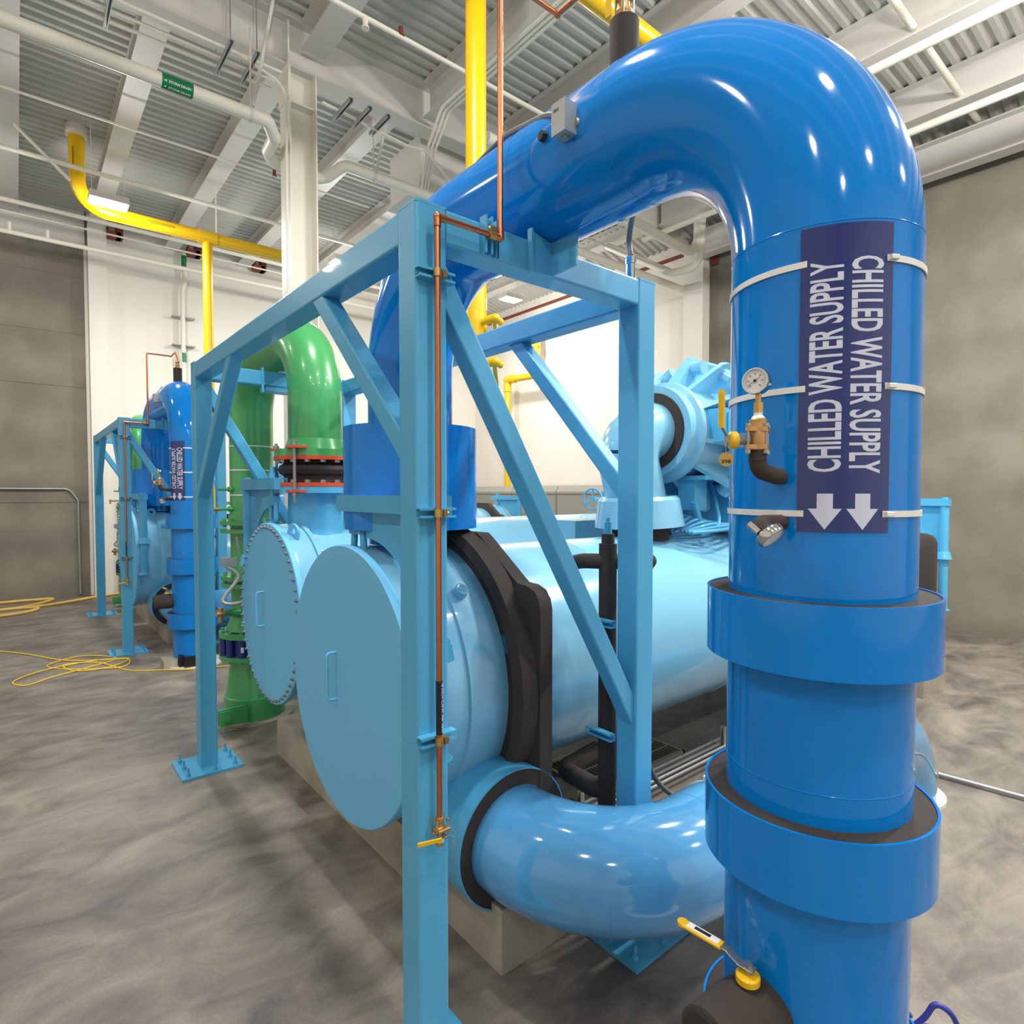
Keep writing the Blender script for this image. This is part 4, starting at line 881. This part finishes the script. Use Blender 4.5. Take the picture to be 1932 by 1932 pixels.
# left wall services
pipe('sprinkler_pipe', [(XM, 17, 8.87), (12.5, 17, 8.9)], .05, 'cream', 'upper thin white pipe running along the far left wall')
pipe('sprinkler_pipe', [(XM, 17, 8.62), (12.5, 17, 8.66)], .02, 'cream', 'thin white conduit between the two pipes along the far left wall')
lp2 = pipe('sprinkler_pipe', [(XM, 17, 8.18), (12.5, 17, 8.24)], .05, 'cream', 'lower white pipe with risers along the top of the far left wall')
for x in (.0, .65): MB().cyl((x, 17, 8.2), (x, 17, 8.42), .035, n=10).build('riser_stub', 'cream', lp2)
pipe('sprinkler_pipe', [(XM, 12.1, 8.75), (6.0, 12.1, 8.75)], .02, 'cream', 'thin white conduit crossing in front of the yellow pipe top')
pipe('sprinkler_pipe', [(XM, 13.6, 8.5), (2.2, 13.6, 8.5), (9.0, 13.6, 8.5)], .04, 'cream', 'white pipe passing the yellow pipe below its collar')
tag(MB().sweep([(.1, 13.6, 8.94), (.86, 13.6, 8.24)], .03, 10).build('slanting_brace', 'cream'), 'slanting white brace left of the yellow pipe', 'brace')
wd = tag(MB().sweep(fillet([(3.6, 18.2, 9.0), (3.62, 18.2, 8.3), (3.55, 18.2, 8.0), (3.55, 18.2, .5)], .1), .06, 16).build('wall_drain_pipe', 'cream'), 'white vertical pipe with green bands on the far white wall', 'pipe')
for z0, z1 in ((8.55, 8.95), (6.1, 6.35)): MB().shell((3.56 if z0 < 8 else 3.6, 18.2, z0), (3.56 if z0 < 8 else 3.6, 18.2, z1), .061, .066, 16).build('green_band', 'signgreen', wd)
for z in (7.3, 6.55): MB().box((3.3, 18.15, z), (3.85, 18.38, z + .03)).build('pipe_bracket', 'galv', wd)
pipe('wall_conduit', [(XM, 18.36, 2.68), (1.0, 18.36, 2.68), (1.18, 18.36, 2.4), (1.19, 18.36, .05)], .022, 'galv', 'grey conduit bending down on the concrete wall at left', 'conduit', .2)
tag(MB().box((1.40, 18.33, 0), (1.465, 18.395, 8.6)).build('corner_angle', 'beam'), 'white steel angle at the edge of the concrete wall', 'steel angle')
# yellow pipes
YH, ZH = 14.0, 7.97
yh = tag(MB().sweep(fillet([(1.0, YH, H), (1.0, YH, ZH), (5.35, YH, ZH)], .5, 12), .13, 28).build('yellow_relief_header', 'yellow', None, loc=(3, YH, ZH)), 'yellow pipe coming down from the roof at left and turning along the wall', 'pipe')
MB().sweep([(3.22, YH, ZH), (3.22, YH, 2.2)], .098, 24).build('drop_pipe', 'yellow', yh)
MB().shell((3.22 - .18, YH, ZH), (3.22 + .18, YH, ZH), .13, .139, 24).build('tee_fitting', 'yellow', yh)
MB().cyl((1.0, YH, 9.24), (1.0, YH, H), .17, n=24).build('roof_collar', 'cream', yh)
MB().bar((.93, YH - .112, 9.0), (.93, YH - .112, 8.66), .035, .004, r=.001).bar((2.1, YH - .128, ZH), (2.6, YH - .128, ZH), .002, .04, r=.0005).build('flow_sticker', 'black', yh)
MB().cyl((3.4, YH, ZH + .1), (3.4, YH, H), .012, n=8).build('hanger_rod', 'cream', yh)
yv = tag(MB().sweep([(3.86, 5.27, 3.85), (3.86, 5.27, H - .002)], .111, 40).build('yellow_vertical_pipe', 'yellow', None, loc=(3.86, 5.27, 3.85)), 'tall yellow vertical pipe rising behind the near blue arch to the ceiling', 'pipe')
MB().lathe((3.86, 5.27, 3.85), (0, 0, -1), [(0, .111), (.05, .09), (.07, 0)], 32).build('pipe_cap', 'yellow', yv)
for z in (4.40, 3.95):
    MB().sweep(fillet([(3.86, 5.27, z), (3.88, 4.97, z), (3.98, 4.99, z - .02)], .03), .036, 16).cyl((3.865, 5.08, z), (3.88, 4.97, z), .045, n=16).sphere((3.885, 4.96, z), .046).sweep([(3.88, 4.98, z - .01), (4.4, 5.6, z - .1)], .03, 12).build('branch_pipe', 'yellow', yv)
pipe('yellow_relief_header', [(XM + 9, 4.62, 8.0), (4.9, 4.62, 8.0), (12.5, 4.62, 8.0)], .12, 'yellow', 'thick yellow pipe near the ceiling behind the black vent stub', n=28)
yg = tag(MB().sweep(fillet([(12.9, 15.83, 2.2), (12.9, 15.83, 6.4), (12.9, 14.42, 6.35), (12.9, 13.95, 6.33)], .02), .11, 20).build('yellow_gas_pipe', 'yellow', None, loc=(12.9, 15.83, 2.2)), 'yellow gas pipe with elbows on the right white wall, seen through the frame', 'pipe')
MB().sweep([(12.95, 14.42, 6.5), (12.95, 14.42, 7.9)], .10, 20).cyl((12.95, 14.42, 7.25), (12.95, 14.42, 7.4), .13, n=20).build('branch_pipe', 'yellow', yg)
mb = MB().sphere((12.9, 15.83, 6.4), .145, 18, 12)
for z0, z1 in ((6.0, 6.3), (5.1, 5.45), (2.4, 2.8)): mb.cyl((12.9, 15.83, z0), (12.9, 15.83, z1), .14, n=20)
mb.cyl((12.9, 15.75, 6.4), (12.9, 15.45, 6.39), .14, n=20); mb.build('pipe_fitting', 'yellow', yg)
# electrical cabinets on the right wall
for i, (y0, y1) in enumerate(((9.0, 10.95), (10.97, 13.0), (13.02, 15.1), (15.12, 17.2))):
    t = thing('electrical_cabinet', ['grey electrical cabinet nearest the right concrete wall', 'grey electrical cabinet behind the small hand wheel', 'grey electrical cabinet left of the one behind the hand wheel', 'grey electrical cabinet farthest left along the right white wall'][i], 'cabinet', (12.9, (y0 + y1) / 2, 0), 'grey electrical cabinets')
    MB().box((12.5, y0, .1), (13.3, y1, 2.55)).build('cabinet_body', 'cabinet', t); MB().prism([(12.47, y0, 2.55), (12.47, y1, 2.55), (12.47, y1, 2.62), (12.6, y1, 2.80), (13.3, y1, 2.80), (13.3, y1, 2.55), (13.3, y0, 2.55)][0:0] or [(12.47, y0, 2.55), (12.47, y0, 2.62), (12.6, y0, 2.80), (13.3, y0, 2.80), (13.3, y0, 2.55)], (0, y1 - y0, 0)).build('cabinet_hood', 'cabinet', t)
    MB().box((12.485, y0 + .03, .15), (12.5, y1 - .03, 1.9)).box((12.485, y0 + .03, 1.93), (12.5, y1 - .03, 2.52)).build('door', 'cabinet', t); MB().box((12.5, y0, 0), (13.3, y1, .1)).build('plinth', 'cabinet', t)
# floor things
g = thing('floor_grating', 'steel floor grating under the near chiller seen past the right post', 'floor grating', (4.4, 3.75, 0))
MB().box((3.75, 3.42, .001), (5.05, 4.10, .004)).build('pit_shade_sheet', 'pit_shade', g)  # flat dark sheet on the floor, stands in for shaded depth under the bars
mb = MB()
for k in range(27): mb.box((3.78 + k * .048, 3.44, .004), (3.785 + k * .048, 4.08, .028))
for k in range(5): mb.box((3.77, 3.46 + k * .15, .02), (5.03, 3.468 + k * .15, .031))
mb.build('grating_bars', 'grate', g)
MB().box((3.75, 3.42, .001), (5.05, 3.445, .032)).box((3.75, 4.075, .001), (5.05, 4.10, .032)).box((3.75, 3.42, .001), (3.775, 4.1, .032)).box((5.025, 3.42, .001), (5.05, 4.1, .032)).build('grating_frame', 'grate', g)
for k, y in enumerate((3.05, 3.11, 3.17, 3.24)):
    pipe('floor_conduit', [(2.95, y, .12), (8.6, y, .12)], .014, 'galv', ['nearest to the camera of four steel conduits low under the near chiller', 'second of four steel conduits low under the near chiller', 'third of four steel conduits low under the near chiller', 'farthest of four steel conduits low under the near chiller'][k], 'conduit', group='floor conduits')
for x in (3.3, 5.3): tag(channel(MB(), (x, 3.14, 0), (x, 3.14, .30), (-1, 0, 0)).bar((x, 3.0, .098), (x, 3.29, .098), .03, r=.003).build('conduit_stand', 'grate'), 'dark strut stand carrying the floor conduits ' + ('near the black pipe' if x < 4 else 'right of the right post'), 'conduit stand')
pipe('floor_conduit', [(3.7, 3.02, .12), (3.9, 2.75, .1), (4.1, 2.4, .05)], .014, 'galv', 'short steel conduit branching toward the low light blue pipe', 'conduit', .05)
tag(MB().sweep(catmull([(2.95, 2.35, 1.55), (2.97, 2.32, 1.1), (3.1, 2.3, .75), (3.3, 2.15, .62), (3.5, 2.02, .9)], 10), .0165, 12).build('flexible_conduit', 'greyc'), 'grey flexible conduit hanging right of the right post of the near frame', 'conduit')
pipe('floor_conduit', [(6.40, 1.66, .03), (6.55, .2, .03), (6.6, -1.5, .03)], .018, 'galv', 'steel conduit lying on the floor at the right edge', 'conduit', .05)
tag(MB().box((6.45, .35, 0), (6.75, .75, .012)).build('floor_plate', 'galv'), 'small steel floor plate at the right edge beside the conduit', 'floor plate')
tag(MB().sweep(catmull([(2.9, 1.0, .012), (3.1, .95, .03), (3.17, .86, .16), (3.2, .82, .235), (3.23, .76, .20), (3.28, .74, .05), (3.35, .85, .012), (3.22, .98, .012), (3.0, 1.05, .012), (3.1, .98, .1), (3.14, .90, .17)], 10), .0125, 14).build('indigo_cable', 'indigo'), 'shiny indigo cable looping off the floor at the bottom right corner', 'cable')
hp = [(-4, 18.0, .035), (-.4, 18.17, .035), (.3, 18.15, .035), (.62, 18.05, .035), (.4, 17.55, .035), (.1, 17.2, .035), (-.02, 17.1, .035), (.3, 17.05, .035), (.9, 17.35, .035), (1.5, 17.75, .035), (2.3, 18.05, .035), (3.6, 18.1, .035)]
tag(MB().sweep(catmull(hp, 10), .035, 14).build('tan_hose', 'hose'), 'tan hose running along the foot of the far left wall', 'hose')
hp = [(-3, 16.9, .035), (-.35, 17.05, .035), (.15, 17.0, .035), (.32, 16.75, .035), (.1, 16.4, .035), (-.5, 16.2, .035), (-3, 15.9, .035)]
tag(MB().sweep(catmull(hp, 10), .035, 14).build('tan_hose', 'hose'), 'folded end of tan hose at the left edge of the floor', 'hose')
cp_ = [(-.6, 13.2), (.0, 12.35), (.5, 11.4), (1.0, 11.05), (1.28, 10.85), (1.15, 10.4), (.6, 10.75), (.3, 11.2), (.75, 11.5), (1.15, 11.05), (.75, 10.7), (.35, 10.45), (.05, 10.25), (-.08, 10.55), (.3, 10.95), (.9, 11.1), (1.3, 10.9), (1.0, 10.5), (.6, 10.65), (.5, 11.1), (.9, 10.9), (1.2, 10.2), (1.6, 9.85), (1.95, 9.6), (2.4, 9.5)]
tag(MB().sweep(catmull([(x, y, .008 + .006 * (i % 3)) for i, (x, y) in enumerate(cp_)], 8), .009, 8).build('extension_cord', 'cord'), 'thin yellow cord lying tangled on the floor at left', 'cord')
tag(MB().box((1.60, 9.85, 0), (1.78, 10.15, .14)).build('wood_block', 'pad'), 'short grey block on the floor at the foot of the far blue pipe', 'block')
tag(MB().box((1.79, 9.8, 0), (1.84, 10.1, .2)).box((1.84, 9.7, .03), (1.99, 10.0, .18)).build('black_clamp', 'black'), 'black clamp on the floor at the foot of the far blue pipe', 'clamp')
